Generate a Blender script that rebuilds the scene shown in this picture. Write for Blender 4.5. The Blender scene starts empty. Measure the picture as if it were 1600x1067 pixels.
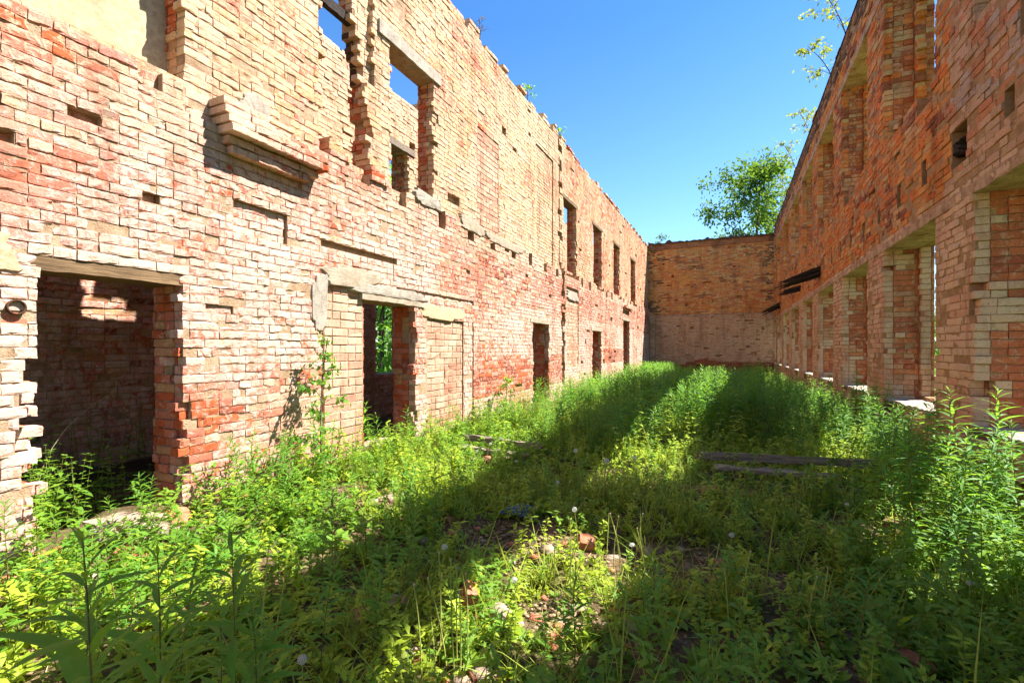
import bpy, math, random
import numpy as np
from mathutils import Vector, Matrix

R = math.radians
SC = bpy.context.scene
COL = SC.collection
random.seed(11)
np.random.seed(11)

# ------------------------------------------------------------------ camera
CAM_H = 1.45
FPX = 750.0
cam_d = bpy.data.cameras.new("camera")
cam = bpy.data.objects.new("camera", cam_d)
COL.objects.link(cam)
cam.location = (0, 0, CAM_H)
YAW = math.atan(340.0 / FPX)
cam.rotation_euler = (R(90), 0, YAW)
cam_d.sensor_width = 36.0
cam_d.lens = 36.0 * FPX / 1600.0
cam_d.shift_y = 12.0 / 1600.0
cam_d.clip_start = 0.05
cam_d.clip_end = 2000
SC.camera = cam

# ------------------------------------------------------------------ light
SUN_V = Vector((1.0, 0.60, 1.66)).normalized()      # towards the sun
SUN_EL = math.asin(SUN_V.z)
SUN_AZ = math.atan2(SUN_V.x, SUN_V.y)
world = bpy.data.worlds.new("World")
SC.world = world
world.use_nodes = True
wn = world.node_tree
wn.nodes.clear()
sky = wn.nodes.new("ShaderNodeTexSky")
sky.sky_type = 'NISHITA'
sky.sun_disc = False
sky.sun_elevation = SUN_EL
sky.sun_rotation = SUN_AZ
sky.altitude = 200
sky.air_density = 1.25
sky.dust_density = 0.4
sky.ozone_density = 1.4
bg = wn.nodes.new("ShaderNodeBackground")
bg.inputs[1].default_value = 0.078
wo = wn.nodes.new("ShaderNodeOutputWorld")
tintn = wn.nodes.new("ShaderNodeMix")
tintn.data_type, tintn.blend_type = 'RGBA', 'MULTIPLY'
tintn.inputs[0].default_value = 1.0
wtc = wn.nodes.new("ShaderNodeTexCoord")
wsep = wn.nodes.new("ShaderNodeSeparateXYZ")
wrmp = wn.nodes.new("ShaderNodeValToRGB")
wrmp.color_ramp.elements[0].position, wrmp.color_ramp.elements[0].color = 0.05, (0.66, 0.88, 1.0, 1)
wrmp.color_ramp.elements[1].position, wrmp.color_ramp.elements[1].color = 0.56, (0.28, 0.56, 0.86, 1)
wn.links.new(wtc.outputs['Generated'], wsep.inputs[0])
wn.links.new(wsep.outputs[2], wrmp.inputs[0])
wn.links.new(wrmp.outputs[0], tintn.inputs[7])
wn.links.new(sky.outputs[0], tintn.inputs[6])
wn.links.new(tintn.outputs[2], bg.inputs[0])
wn.links.new(bg.outputs[0], wo.inputs[0])

sun_d = bpy.data.lights.new("sun", 'SUN')
sun_d.energy = 5.0
sun_d.angle = R(0.53)
sun_d.color = (1.0, 0.97, 0.93)
sun = bpy.data.objects.new("sun", sun_d)
sun.rotation_euler = SUN_V.to_track_quat('Z', 'Y').to_euler()
sun.location = (30, 20, 40)
COL.objects.link(sun)

SC.view_settings.view_transform = 'Standard'
SC.view_settings.look = 'None'
SC.view_settings.exposure = 1.9
SC.view_settings.gamma = 1.0
SC.cycles.max_bounces = 10
SC.cycles.diffuse_bounces = 6
SC.cycles.transmission_bounces = 6
SC.cycles.transparent_max_bounces = 8
SC.cycles.use_denoising = True
SC.cycles.sample_clamp_indirect = 8.0


# ------------------------------------------------------------------ nodes
def new_mat(name):
    m = bpy.data.materials.new(name)
    m.use_nodes = True
    nt = m.node_tree
    nt.nodes.clear()
    out = nt.nodes.new("ShaderNodeOutputMaterial")
    return m, nt, out


def N(nt, typ, **kw):
    n = nt.nodes.new(typ)
    for k, v in kw.items():
        if k.startswith('i_'):
            key = k[2:]
            key = int(key) if key.isdigit() else key
            n.inputs[key].default_value = v
        else:
            setattr(n, k, v)
    return n


def L(nt, a, ao, b, bi):
    nt.links.new(a.outputs[ao], b.inputs[bi])


def noise(nt, scale, detail=4, rough=0.6, vec=None, dist=0.0):
    n = N(nt, "ShaderNodeTexNoise")
    n.inputs['Scale'].default_value = scale
    n.inputs['Detail'].default_value = detail
    n.inputs['Roughness'].default_value = rough
    n.inputs['Distortion'].default_value = dist
    if vec is not None:
        nt.links.new(vec, n.inputs['Vector'])
    return n


def ramp(nt, fac, stops):
    r = N(nt, "ShaderNodeValToRGB")
    el = r.color_ramp.elements
    while len(el) < len(stops):
        el.new(0.5)
    for e, (p, c) in zip(el, stops):
        e.position = p
        e.color = c if len(c) == 4 else (*c, 1)
    nt.links.new(fac, r.inputs[0])
    return r


def mixc(nt, fac, a, b, blend='MIX'):
    m = N(nt, "ShaderNodeMix", data_type='RGBA', blend_type=blend)
    if isinstance(fac, float):
        m.inputs[0].default_value = fac
    else:
        nt.links.new(fac, m.inputs[0])
    for src, idx in ((a, 6), (b, 7)):
        if isinstance(src, tuple):
            m.inputs[idx].default_value = (*src, 1) if len(src) == 3 else src
        else:
            nt.links.new(src, m.inputs[idx])
    return m.outputs[2]


def math_n(nt, op, a, b=0.0, clamp=False):
    m = N(nt, "ShaderNodeMath", operation=op)
    m.use_clamp = clamp
    for i, s in enumerate((a, b)):
        if isinstance(s, (float, int)):
            m.inputs[i].default_value = s
        else:
            nt.links.new(s, m.inputs[i])
    return m.outputs[0]


def principled(nt, out, color, rough=0.9, bump_h=None, bump_s=0.5, bump_d=0.01, spec=0.2):
    b = N(nt, "ShaderNodeBsdfPrincipled")
    if isinstance(color, tuple):
        b.inputs['Base Color'].default_value = (*color, 1)
    else:
        nt.links.new(color, b.inputs['Base Color'])
    b.inputs['Roughness'].default_value = rough
    b.inputs['Specular IOR Level'].default_value = spec
    if bump_h is not None:
        bp = N(nt, "ShaderNodeBump")
        bp.inputs['Strength'].default_value = bump_s
        bp.inputs['Distance'].default_value = bump_d
        nt.links.new(bump_h, bp.inputs['Height'])
        nt.links.new(bp.outputs[0], b.inputs['Normal'])
    nt.links.new(b.outputs[0], out.inputs[0])
    return b


def obj_vec(nt):
    return N(nt, "ShaderNodeNewGeometry").outputs['Position']


def mat_brick(name, lime=(0.62, 0.50, 0.38), flute=False, chip=(1.0, 1.0, 1.0)):
    m, nt, out = new_mat(name)
    v = obj_vec(nt)
    at = N(nt, "ShaderNodeAttribute", attribute_name="tint")
    big = noise(nt, 1.1, 4, 0.65, v)
    mid = noise(nt, 14, 5, 0.7, v, 0.6)
    fine = noise(nt, 75, 4, 0.7, v)
    # lime / plaster residue, thickness carried by the tint's alpha
    s1 = math_n(nt, 'ADD', math_n(nt, 'MULTIPLY', mid.outputs[0], 1.5), math_n(nt, 'MULTIPLY', big.outputs[0], 0.35))
    s2 = math_n(nt, 'ADD', s1, math_n(nt, 'MULTIPLY', at.outputs['Alpha'], 0.55))
    s3 = math_n(nt, 'MULTIPLY', math_n(nt, 'SUBTRACT', s2, 1.095), 5.0, True)
    # inner colour variation of the fired clay
    var = ramp(nt, fine.outputs[0], [(0.3, (0.62, 0.56, 0.52)), (0.5, (1, 1, 1)), (0.75, (1.22, 1.18, 1.12))])
    base = mixc(nt, 1.0, at.outputs['Color'], var.outputs[0], 'MULTIPLY')
    base = mixc(nt, 1.0, base, chip, 'MULTIPLY')
    if flute or name.endswith('residue'):
        limec = mixc(nt, 0.40, lime, at.outputs['Color'])
    else:
        sz = N(nt, "ShaderNodeSeparateXYZ")
        nt.links.new(v, sz.inputs[0])
        zz = math_n(nt, 'ADD', sz.outputs[2], math_n(nt, 'MULTIPLY', math_n(nt, 'SUBTRACT', big.outputs[0], 0.5), 2.2))
        zf = math_n(nt, 'MULTIPLY', math_n(nt, 'SUBTRACT', zz, 2.9), 1.0, True)
        limec = mixc(nt, zf, lime, (0.565, 0.385, 0.235))
        limec = mixc(nt, 0.22, limec, at.outputs['Color'])
    limev = mixc(nt, 1.0, limec, ramp(nt, fine.outputs[0], [(0.25, (0.75, 0.72, 0.68)), (0.6, (1.04, 1.04, 1.04))]).outputs[0], 'MULTIPLY')
    c = mixc(nt, s3, base, limev)
    # small dark pits and stains
    pit = noise(nt, 38, 3, 0.6, v)
    pits = ramp(nt, pit.outputs[0], [(0.63, (0, 0, 0)), (0.72, (1, 1, 1))])
    c = mixc(nt, math_n(nt, 'MULTIPLY', pits.outputs[0], 0.5), c, (0.12, 0.055, 0.028))
    # long weather streaks and damp, dirty patches
    mp = N(nt, "ShaderNodeMapping")
    mp.inputs['Scale'].default_value = (1.5, 1.5, 0.28)
    nt.links.new(v, mp.inputs[0])
    st = noise(nt, 1.6, 6, 0.7, mp.outputs[0], 0.3)
    c = mixc(nt, 1.0, c, ramp(nt, st.outputs[0], [(0.34, (0.66, 0.58, 0.52)), (0.5, (1, 1, 1)), (0.68, (1.08, 1.05, 1.02))]).outputs[0], 'MULTIPLY')
    h = math_n(nt, 'ADD', math_n(nt, 'MULTIPLY', mid.outputs[0], 1.0), math_n(nt, 'MULTIPLY', fine.outputs[0], 0.5))
    h = math_n(nt, 'ADD', h, math_n(nt, 'MULTIPLY', s3, 0.35))
    if flute:
        sep = N(nt, "ShaderNodeSeparateXYZ")
        nt.links.new(v, sep.inputs[0])
        w = math_n(nt, 'SINE', math_n(nt, 'MULTIPLY', sep.outputs[1], 2 * math.pi / 0.021))
        w = math_n(nt, 'POWER', math_n(nt, 'MULTIPLY', math_n(nt, 'ADD', w, 1.0), 0.5), 0.4)
        h = math_n(nt, 'ADD', math_n(nt, 'MULTIPLY', h, 0.35), math_n(nt, 'MULTIPLY', w, 0.9))
    principled(nt, out, c, 0.93, h, 0.8, 0.008, 0.12)
    return m


def mat_rough(name, c1, c2, scale=8.0, bump=0.01, c3=None):
    m, nt, out = new_mat(name)
    v = obj_vec(nt)
    a = noise(nt, scale, 6, 0.7, v, 0.4)
    f = noise(nt, scale * 9, 4, 0.7, v)
    stops = [(0.32, c1), (0.68, c2)]
    if c3:
        stops = [(0.30, c1), (0.52, c2), (0.72, c3)]
    r = ramp(nt, a.outputs[0], stops)
    c = mixc(nt, 1.0, r.outputs[0], ramp(nt, f.outputs[0], [(0.3, (0.72, 0.7, 0.68)), (0.65, (1.1, 1.1, 1.1))]).outputs[0], 'MULTIPLY')
    h = math_n(nt, 'ADD', a.outputs[0], math_n(nt, 'MULTIPLY', f.outputs[0], 0.5))
    principled(nt, out, c, 0.95, h, 0.8, bump, 0.1)
    return m


def mat_wood(name, c1, c2, axis=0, scale=6):
    m, nt, out = new_mat(name)
    tc = N(nt, "ShaderNodeTexCoord")
    mp = N(nt, "ShaderNodeMapping")
    s = [14.0, 14.0, 14.0]
    s[axis] = 0.9
    mp.inputs['Scale'].default_value = s
    nt.links.new(tc.outputs['Object'], mp.inputs[0])
    a = noise(nt, scale * 0.4, 5, 0.7, mp.outputs[0], 0.8)
    r = ramp(nt, a.outputs[0], [(0.3, c1), (0.7, c2)])
    principled(nt, out, r.outputs[0], 0.85, a.outputs[0], 0.9, 0.01, 0.15)
    return m


def mat_leaf(name, c1, c2, trans=0.42, tcol=(0.22, 0.36, 0.03), rough=0.55, scale=2.2):
    m, nt, out = new_mat(name)
    v = obj_vec(nt)
    a = noise(nt, scale, 3, 0.6, v)
    f = noise(nt, 26.0, 2, 0.5, v)
    k = math_n(nt, 'ADD', math_n(nt, 'MULTIPLY', a.outputs[0], 0.6), math_n(nt, 'MULTIPLY', f.outputs[0], 0.4))
    r = ramp(nt, k, [(0.36, c1), (0.62, c2)])
    b = N(nt, "ShaderNodeBsdfPrincipled")
    nt.links.new(r.outputs[0], b.inputs['Base Color'])
    b.inputs['Roughness'].default_value = rough
    b.inputs['Specular IOR Level'].default_value = 0.1 if name == 'tree_leaf' else 0.25
    t = N(nt, "ShaderNodeBsdfTranslucent")
    t.inputs[0].default_value = (*tcol, 1)
    mx = N(nt, "ShaderNodeMixShader")
    mx.inputs[0].default_value = trans
    nt.links.new(b.outputs[0], mx.inputs[1])
    nt.links.new(t.outputs[0], mx.inputs[2])
    nt.links.new(mx.outputs[0], out.inputs[0])
    return m


def mat_plain(name, c, rough=0.8, spec=0.2):
    m, nt, out = new_mat(name)
    v = obj_vec(nt)
    a = noise(nt, 20, 3, 0.6, v)
    r = ramp(nt, a.outputs[0], [(0.3, tuple(x * 0.75 for x in c)), (0.7, tuple(x * 1.15 for x in c))])
    principled(nt, out, r.outputs[0], rough, a.outputs[0], 0.3, 0.005, spec)
    return m


M = {}
M['brick'] = mat_brick('brick_limewashed', (0.565, 0.41, 0.325), False, (1.0, 0.80, 0.70))
M['brick_r'] = mat_brick('brick_tan_residue', (0.56, 0.395, 0.25))
M['block'] = mat_brick('fluted_block', (0.62, 0.42, 0.27), flute=True)
M['mortar'] = mat_rough('mortar_tan', (0.27, 0.165, 0.09), (0.48, 0.33, 0.21), 9, 0.02)
M['mortar_r'] = mat_rough('mortar_brown', (0.26, 0.145, 0.065), (0.42, 0.26, 0.13), 9, 0.02)
M['plaster'] = mat_rough('plaster_yellow', (0.42, 0.30, 0.175), (0.54, 0.40, 0.24), 2.2, 0.004)
M['concrete'] = mat_rough('concrete_pale', (0.26, 0.205, 0.14), (0.44, 0.35, 0.25), 5, 0.006)
M['concrete_g'] = mat_rough('cement_grey', (0.24, 0.20, 0.155), (0.44, 0.375, 0.295), 7, 0.012)
M['band'] = mat_rough('lintel_band', (0.20, 0.105, 0.055), (0.40, 0.26, 0.155), 5, 0.014, (0.52, 0.39, 0.26))
M['stone'] = mat_rough('rubble_stone', (0.26, 0.18, 0.125), (0.46, 0.35, 0.26), 11, 0.02)
M['redstone'] = mat_rough('red_brick_piece', (0.34, 0.10, 0.05), (0.52, 0.22, 0.13), 16, 0.012)
M['moss'] = mat_rough('mossy_top', (0.035, 0.028, 0.018), (0.13, 0.08, 0.04), 6, 0.03, (0.05, 0.055, 0.02))
M['char'] = mat_wood('charred_wood', (0.008, 0.006, 0.005), (0.055, 0.038, 0.026), 0)
M['wood'] = mat_wood('grey_wood', (0.10, 0.075, 0.05), (0.30, 0.24, 0.18), 0)
M['oldwood'] = mat_wood('brown_wood', (0.07, 0.04, 0.02), (0.24, 0.15, 0.075), 1)
M['rust'] = mat_rough('rusty_metal', (0.035, 0.022, 0.016), (0.13, 0.06, 0.03), 12, 0.004)
M['leaf'] = mat_leaf('willowherb_leaf', (0.048, 0.165, 0.018), (0.125, 0.27, 0.026), 0.42, (0.28, 0.52, 0.04))
M['leaf_y'] = mat_leaf('herb_leaf_yellow', (0.22, 0.34, 0.022), (0.40, 0.48, 0.04), 0.48, (0.46, 0.56, 0.05))
M['leaf_d'] = mat_leaf('nettle_leaf', (0.08, 0.19, 0.018), (0.17, 0.30, 0.028), 0.45, (0.38, 0.56, 0.04))
M['leaf_t'] = mat_leaf('tree_leaf', (0.03, 0.085, 0.012), (0.085, 0.16, 0.018), 0.4, (0.19, 0.31, 0.025))
M['leaf_s'] = mat_leaf('sapling_leaf', (0.12, 0.17, 0.015), (0.24, 0.26, 0.03), 0.45, (0.36, 0.40, 0.04))
M['grass'] = mat_leaf('grass_blade', (0.15, 0.22, 0.02), (0.32, 0.36, 0.05), 0.4, (0.42, 0.48, 0.05))
M['stem'] = mat_plain('stem_green', (0.13, 0.16, 0.03))
M['stem_r'] = mat_plain('stem_reddish', (0.17, 0.12, 0.04))
M['stalk'] = mat_plain('stalk_yellow', (0.32, 0.33, 0.07))
M['dry'] = mat_plain('dry_stalk', (0.42, 0.33, 0.2))
M['puff'] = mat_leaf('seed_head', (0.55, 0.55, 0.5), (0.7, 0.7, 0.64), 0.4, (0.6, 0.6, 0.55))
M['bark'] = mat_rough('bark', (0.05, 0.035, 0.024), (0.16, 0.12, 0.085), 12, 0.02)
M['rag'] = mat_plain('blue_rag', (0.05, 0.10, 0.2), 0.6)
M['litter'] = mat_rough('dry_litter', (0.16, 0.10, 0.05), (0.40, 0.29, 0.17), 14, 0.005)


# ------------------------------------------------------------------ mesh helpers
def link(name, me, parent=None):
    o = bpy.data.objects.new(name, me)
    COL.objects.link(o)
    if parent is not None:
        o.parent = parent
    return o


def empty(name, loc=(0, 0, 0), rz=0.0):
    o = bpy.data.objects.new(name, None)
    o.empty_display_size = 0.2
    o.location = loc
    o.rotation_euler = (0, 0, rz)
    COL.objects.link(o)
    return o


def tag(o, label=None, cat=None, group=None, kind=None):
    if label:
        o['label'] = label
    if cat:
        o['category'] = cat
    if group:
        o['group'] = group
    if kind:
        o['kind'] = kind
    return o


class Acc:
    """collects polygons, with a tint per vertex and a material per face"""
    def __init__(self):
        self.v, self.f, self.c, self.mi = [], [], [], []

    def add(self, vs, fs, tint=(0.5, 0.5, 0.5, 0), mi=0):
        b = len(self.v)
        self.v.extend(vs)
        self.c.extend([tint] * len(vs))
        for f in fs:
            self.f.append(tuple(b + i for i in f))
            self.mi.append(mi)

    def build(self, name, mats, parent=None, smooth=False, recalc=False):
        me = bpy.data.meshes.new(name)
        off = parent.location if parent is not None else (0, 0, 0)
        me.from_pydata([(p[0] - off[0], p[1] - off[1], p[2] - off[2]) for p in self.v], [], self.f)
        for m in (mats if isinstance(mats, (list, tuple)) else [mats]):
            me.materials.append(m)
        me.polygons.foreach_set('material_index', np.array(self.mi, dtype=np.int32))
        a = me.attributes.new('tint', 'FLOAT_COLOR', 'POINT')
        a.data.foreach_set('color', np.array(self.c, dtype=np.float32).ravel())
        if smooth:
            me.polygons.foreach_set('use_smooth', np.ones(len(me.polygons), dtype=bool))
        me.update()
        return link(name, me, parent)


def np_mesh(name, V, F, mats, mi=None, smooth=False):
    """V (n,3) float, F (m,4) int"""
    me = bpy.data.meshes.new(name)
    V = np.ascontiguousarray(V, dtype=np.float32)
    F = np.ascontiguousarray(F, dtype=np.int32)
    me.vertices.add(len(V))
    me.vertices.foreach_set('co', V.ravel())
    me.loops.add(F.size)
    me.loops.foreach_set('vertex_index', F.ravel())
    me.polygons.add(len(F))
    me.polygons.foreach_set('loop_start', np.arange(0, F.size, F.shape[1], dtype=np.int32))
    for m in mats:
        me.materials.append(m)
    if mi is not None:
        me.polygons.foreach_set('material_index', np.ascontiguousarray(mi, dtype=np.int32))
    if smooth:
        me.polygons.foreach_set('use_smooth', np.ones(len(F), dtype=bool))
    me.update(calc_edges=True)
    me.validate()
    return me


BOXF = [(0, 1, 2, 3), (7, 6, 5, 4), (0, 4, 5, 1), (1, 5, 6, 2), (2, 6, 7, 3), (3, 7, 4, 0)]


def rbox(acc, frame, a0, a1, b0, b1, c0, c1, tint, j=0.004, ch=0.006, chip=0.0, mi=0):
    """weathered brick: a, b span its face, c0 is the face, c1 the buried end (c grows inwards)"""
    rnd = random.uniform
    P = []
    k = c0 + rnd(0, j)
    cw = min(ch * 1.3, (b1 - b0) * 0.2)
    outer = [(a0, b0), (a1, b0), (a1, b1), (a0, b1)]
    inner = [(a0 + cw, b0 + cw), (a1 - cw, b0 + cw), (a1 - cw, b1 - cw), (a0 + cw, b1 - cw)]
    ci = random.randrange(4) if random.random() < chip else -1
    for q, (a, b) in enumerate(outer):
        da, db, dc = rnd(-j, j) * 0.7, rnd(-j, j) * 0.7, ch + rnd(0, j)
        if q == ci:
            dc += rnd(0.012, 0.035)
        P.append((a + da, b + db, k + dc))
    for q, (a, b) in enumerate(inner):
        da, db, dc = rnd(-j, j), rnd(-j, j), rnd(-j, j) * 0.7
        if q == ci:
            dc += rnd(0.006, 0.02)
            da += (a1 - a0) * 0.12 * (1 if a < (a0 + a1) / 2 else -1)
        P.append((a + da, b + db, k + dc))
    for a, b in outer:
        P.append((a, b, c1))
    F = [(4, 5, 6, 7), (0, 1, 5, 4), (1, 2, 6, 5), (2, 3, 7, 6), (3, 0, 4, 7),
         (0, 8, 9, 1), (1, 9, 10, 2), (2, 10, 11, 3), (3, 11, 8, 0)]
    acc.add([frame(*p) for p in P], F, tint, mi)


def fbox(acc, frame, a0, a1, b0, b1, c0, c1, tint, j=0.004, ch=0.006, chip=0.0, mi=0):
    """the same brick with a finer face: worn, wavy edges and spalled corners"""
    rnd = random.uniform
    na = 5 if a1 - a0 > 0.16 else 3
    k = c0 + rnd(0, j)
    spall = random.random()
    sa, sb, sr, sd = rnd(0, 1), rnd(0, 1), rnd(0.2, 0.5), rnd(0.004, 0.014)
    P = []
    for i in range(na + 1):
        ta = i / na
        for q in range(4):
            tb = (0.0, 0.2, 0.8, 1.0)[q]
            if 0 < i < na:
                aa = a0 + (a1 - a0) * ta + rnd(-0.008, 0.008)
            else:
                aa = (a0 if i == 0 else a1) + rnd(-0.004, 0.003) * (1 if i == 0 else -1)
            bb = b0 + (b1 - b0) * tb + (rnd(-0.0035, 0.0025) * (-1 if q == 0 else 1) if q in (0, 3) else rnd(-0.004, 0.004))
            cc = k + rnd(-0.0015, 0.0015)
            if q in (0, 3) or i in (0, na):
                cc += rnd(0.001, 0.004)
                if random.random() < 0.10:
                    cc += rnd(0.004, 0.014)
            if spall < chip and abs(ta - sa) < sr and abs(tb - sb) < sr + 0.2:
                cc += sd * rnd(0.7, 1.2)
            P.append((aa, bb, cc))
    n0 = len(P)
    ring = [(i, 0) for i in range(na + 1)] + [(na, q) for q in (1, 2, 3)] + [(i, 3) for i in range(na - 1, -1, -1)] + [(0, 2), (0, 1)]
    for i, q in ring:
        p = P[i * 4 + q]
        P.append((p[0], p[1], c1))
    F = [(i * 4 + q, (i + 1) * 4 + q, (i + 1) * 4 + q + 1, i * 4 + q + 1) for i in range(na) for q in range(3)]
    m = len(ring)
    for t in range(m):
        u = (t + 1) % m
        F.append((ring[t][0] * 4 + ring[t][1], n0 + t, n0 + u, ring[u][0] * 4 + ring[u][1]))
    acc.add([frame(*p) for p in P], F, tint, mi)


def vnoise(seed, cell, ns=80, nz=30):
    g = np.random.RandomState(seed).rand(ns, nz)

    def f(s, z):
        x, y = (s + 40) / cell % (ns - 1), (z + 40) / cell % (nz - 1)
        i, j = int(x), int(y)
        u, w = x - i, y - j
        u, w = u * u * (3 - 2 * u), w * w * (3 - 2 * w)
        return (g[i, j] * (1 - u) + g[i + 1, j] * u) * (1 - w) + (g[i, j + 1] * (1 - u) + g[i + 1, j + 1] * u) * w
    return f


ROW = 0.077
JOINT = 0.0075


def snap(z):
    return round(z / ROW) * ROW


class Wall:
    def __init__(self, O, S, NRM, T, s0, s1, z0, z1, pal, mats, rough=0.006, recess=0.014, base_d=0.0):
        self.O, self.S, self.N = np.array(O, float), np.array(S, float), np.array(NRM, float)
        self.T, self.s0, self.s1, self.z0, self.z1 = T, s0, s1, z0, z1
        self.feat, self.pal, self.mats = [], pal, mats
        self.rough, self.recess, self.base_d = rough, recess, base_d
        self.fine = 11.0

    def pt(self, s, z, d):
        p = self.O + self.S * s - self.N * d
        return (p[0], p[1], z)

    def cut(self, s0, s1, z0, z1, d, style=0, rag=0.0, soft=False):
        self.feat.append((s0, s1, snap(z0), snap(z1), d, style, rag))

    def build(self, parent, name='masonry', back=True):
        T = self.T
        ss = sorted({self.s0, self.s1, *[min(max(x, self.s0), self.s1) for f in self.feat for x in f[:2]]})
        zs = sorted({self.z0, self.z1, *[min(max(x, self.z0), self.z1) for f in self.feat for x in f[2:4]]})
        ss, zs = np.array(ss), np.array(zs)
        D = np.full((len(ss) - 1, len(zs) - 1), self.base_d)
        ST = np.zeros_like(D, dtype=int)
        RG = np.zeros_like(D)
        sm, zm = (ss[1:] + ss[:-1]) / 2, (zs[1:] + zs[:-1]) / 2
        for f in self.feat:
            si = np.where((sm > f[0]) & (sm < f[1]))[0]
            zi = np.where((zm > f[2]) & (zm < f[3]))[0]
            D[np.ix_(si, zi)] = f[4]
            ST[np.ix_(si, zi)] = f[5]
            RG[np.ix_(si, zi)] = f[6]
        acc = Acc()
        pt, rc = self.pt, self.recess
        ns, nz = D.shape
        core = (0.5, 0.4, 0.3, 0)

        def dd(i, k):
            if i < 0 or k < 0 or i >= ns or k >= nz:
                return T
            return D[i, k] if D[i, k] >= T else min(D[i, k] + (rc if ST[i, k] == 0 else 0.0), T)
        for i in range(ns):
            for k in range(nz):
                d = dd(i, k)
                a0, a1, b0, b1 = ss[i], ss[i + 1], zs[k], zs[k + 1]
                if d < T:
                    m = 2 if ST[i, k] == 2 else 1
                    acc.add([pt(a0, b0, d), pt(a1, b0, d), pt(a1, b1, d), pt(a0, b1, d)], [(0, 1, 2, 3)], core, m)
                    if back:
                        acc.add([pt(a0, b0, T), pt(a1, b0, T), pt(a1, b1, T), pt(a0, b1, T)], [(3, 2, 1, 0)], core, 1)
                dn = dd(i + 1, k)
                if abs(dn - d) > 1e-6:
                    acc.add([pt(a1, b0, d), pt(a1, b0, dn), pt(a1, b1, dn), pt(a1, b1, d)], [(0, 1, 2, 3)], core, 1)
                if i == 0 and d < T:
                    acc.add([pt(a0, b0, d), pt(a0, b0, T), pt(a0, b1, T), pt(a0, b1, d)], [(0, 1, 2, 3)], core, 1)
                dn = dd(i, k + 1)
                if abs(dn - d) > 1e-6:
                    acc.add([pt(a0, b1, d), pt(a1, b1, d), pt(a1, b1, dn), pt(a0, b1, dn)], [(0, 1, 2, 3)], core, 1)
        # bricks, row by row
        r0, r1 = int(round(self.z0 / ROW)), int(math.floor(self.z1 / ROW + 1e-6))
        fr = lambda a, b, c: pt(a, b, c)
        for r in range(r0, r1):
            zc = (r + 0.5) * ROW
            k = int(np.searchsorted(zs, zc)) - 1
            if k < 0 or k >= nz:
                continue
            iv = []
            for i in range(ns):
                key = (D[i, k], ST[i, k], RG[i, k])
                if iv and iv[-1][2] == key:
                    iv[-1][1] = ss[i + 1]
                else:
                    iv.append([ss[i], ss[i + 1], key])
            header = (r % 4 == 2)
            ln = 0.13 if header else 0.26
            off = 0.065 if header else (0.13 if r % 2 else 0.0)
            zb, zt = r * ROW + JOINT * 0.5, (r + 1) * ROW - JOINT * 0.5
            for q, (a, b, (d, st, rg)) in enumerate(iv):
                dl = iv[q - 1][2] if q > 0 else None
                dr = iv[q + 1][2] if q < len(iv) - 1 else None
                if d < T and st == 0:
                    aa, bb = a, b
                    if dl and dl[0] > d + 0.05 and dl[2] > 0:
                        aa -= 0.012 + random.choice((-0.15, 0, 0, 0.5, 1.0)) * dl[2]
                    if dr and dr[0] > d + 0.05 and dr[2] > 0:
                        bb += 0.012 + random.choice((-0.15, 0, 0, 0.5, 1.0)) * dr[2]
                    x = math.floor((aa - off) / ln) * ln + off
                    while x < bb - 0.02:
                        l2 = ln if random.random() < 0.62 else (0.13 if not header else 0.26)
                        x0, x1 = max(x, aa), min(x + l2, bb)
                        x += l2
                        if x1 - x0 < 0.045:
                            continue
                        sc = (x0 + x1) / 2
                        t, dj, miss = self.pal(sc, zc, 0.0)
                        if miss:
                            continue
                        w = JOINT * 0.5 + random.uniform(-0.001, 0.002)
                        zj = random.uniform(-0.0015, 0.0015)
                        (fbox if 0.5 < sc < self.fine else rbox)(acc, fr, x0 + w, x1 - w, zb + zj, zt + zj, d + dj, d + 0.115, t,
                             self.rough, 0.005, 0.28)
                # reveal bricks on the flank of a deeper neighbour
                for side, nb, edge in ((-1, dl, a), (1, dr, b)):
                    if nb is None or nb[0] < d + 0.10 or d >= T:
                        continue
                    c = d + 0.118 if st == 0 else d
                    end = nb[0]
                    if (r % 2) == 0:
                        c += 0.0
                    first = True
                    while c < end - 0.02:
                        w = random.choice((0.125, 0.125, 0.255))
                        c2 = min(c + w, end)
                        t, dj, miss = self.pal(edge, zc, (c + c2) / 2)
                        first = False
                        if not miss:
                            jj = random.uniform(-0.020, -0.009) + dj * 0.3 + random.choice((0, 0, 0.0, -0.5, 0.35)) * nb[2] * 0.5
                            if side > 0:      # solid on the left, faces +s
                                f2 = lambda aq, bq, cq, e=edge: pt(e - cq, bq, aq)
                            else:
                                f2 = lambda aq, bq, cq, e=edge: pt(e + cq, bq, aq)
                            (fbox if 0.5 < edge < self.fine else rbox)(acc, f2, c + 0.004, c2 - 0.004, zb, zt, jj - 0.004, 0.10, t, self.rough, 0.006, 0.2)
                        c = c2
        self.acc = acc
        return acc

    def finish(self, parent, name='masonry'):
        return self.acc.build(name, self.mats, parent)

    def course(self, acc, s0, s1, r, d0, d1, mi=0, bx=None):
        """extra free bricks laid along s at row r (crenels, corbels)"""
        x = s0
        while x < s1 - 0.05:
            w = min(0.26, s1 - x)
            t, dj, _ = self.pal(x + w / 2, (r + 0.5) * ROW, 0)
            (fbox if s0 < 9 else rbox)(acc, lambda a, b, c: self.pt(a, b, c), x + 0.004, x + w - 0.004, r * ROW + 0.005,
                 (r + 1) * ROW - 0.006, d0 + random.uniform(-0.008, 0.012), d1, t, self.rough, 0.007, 0.35)
            x += w

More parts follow.
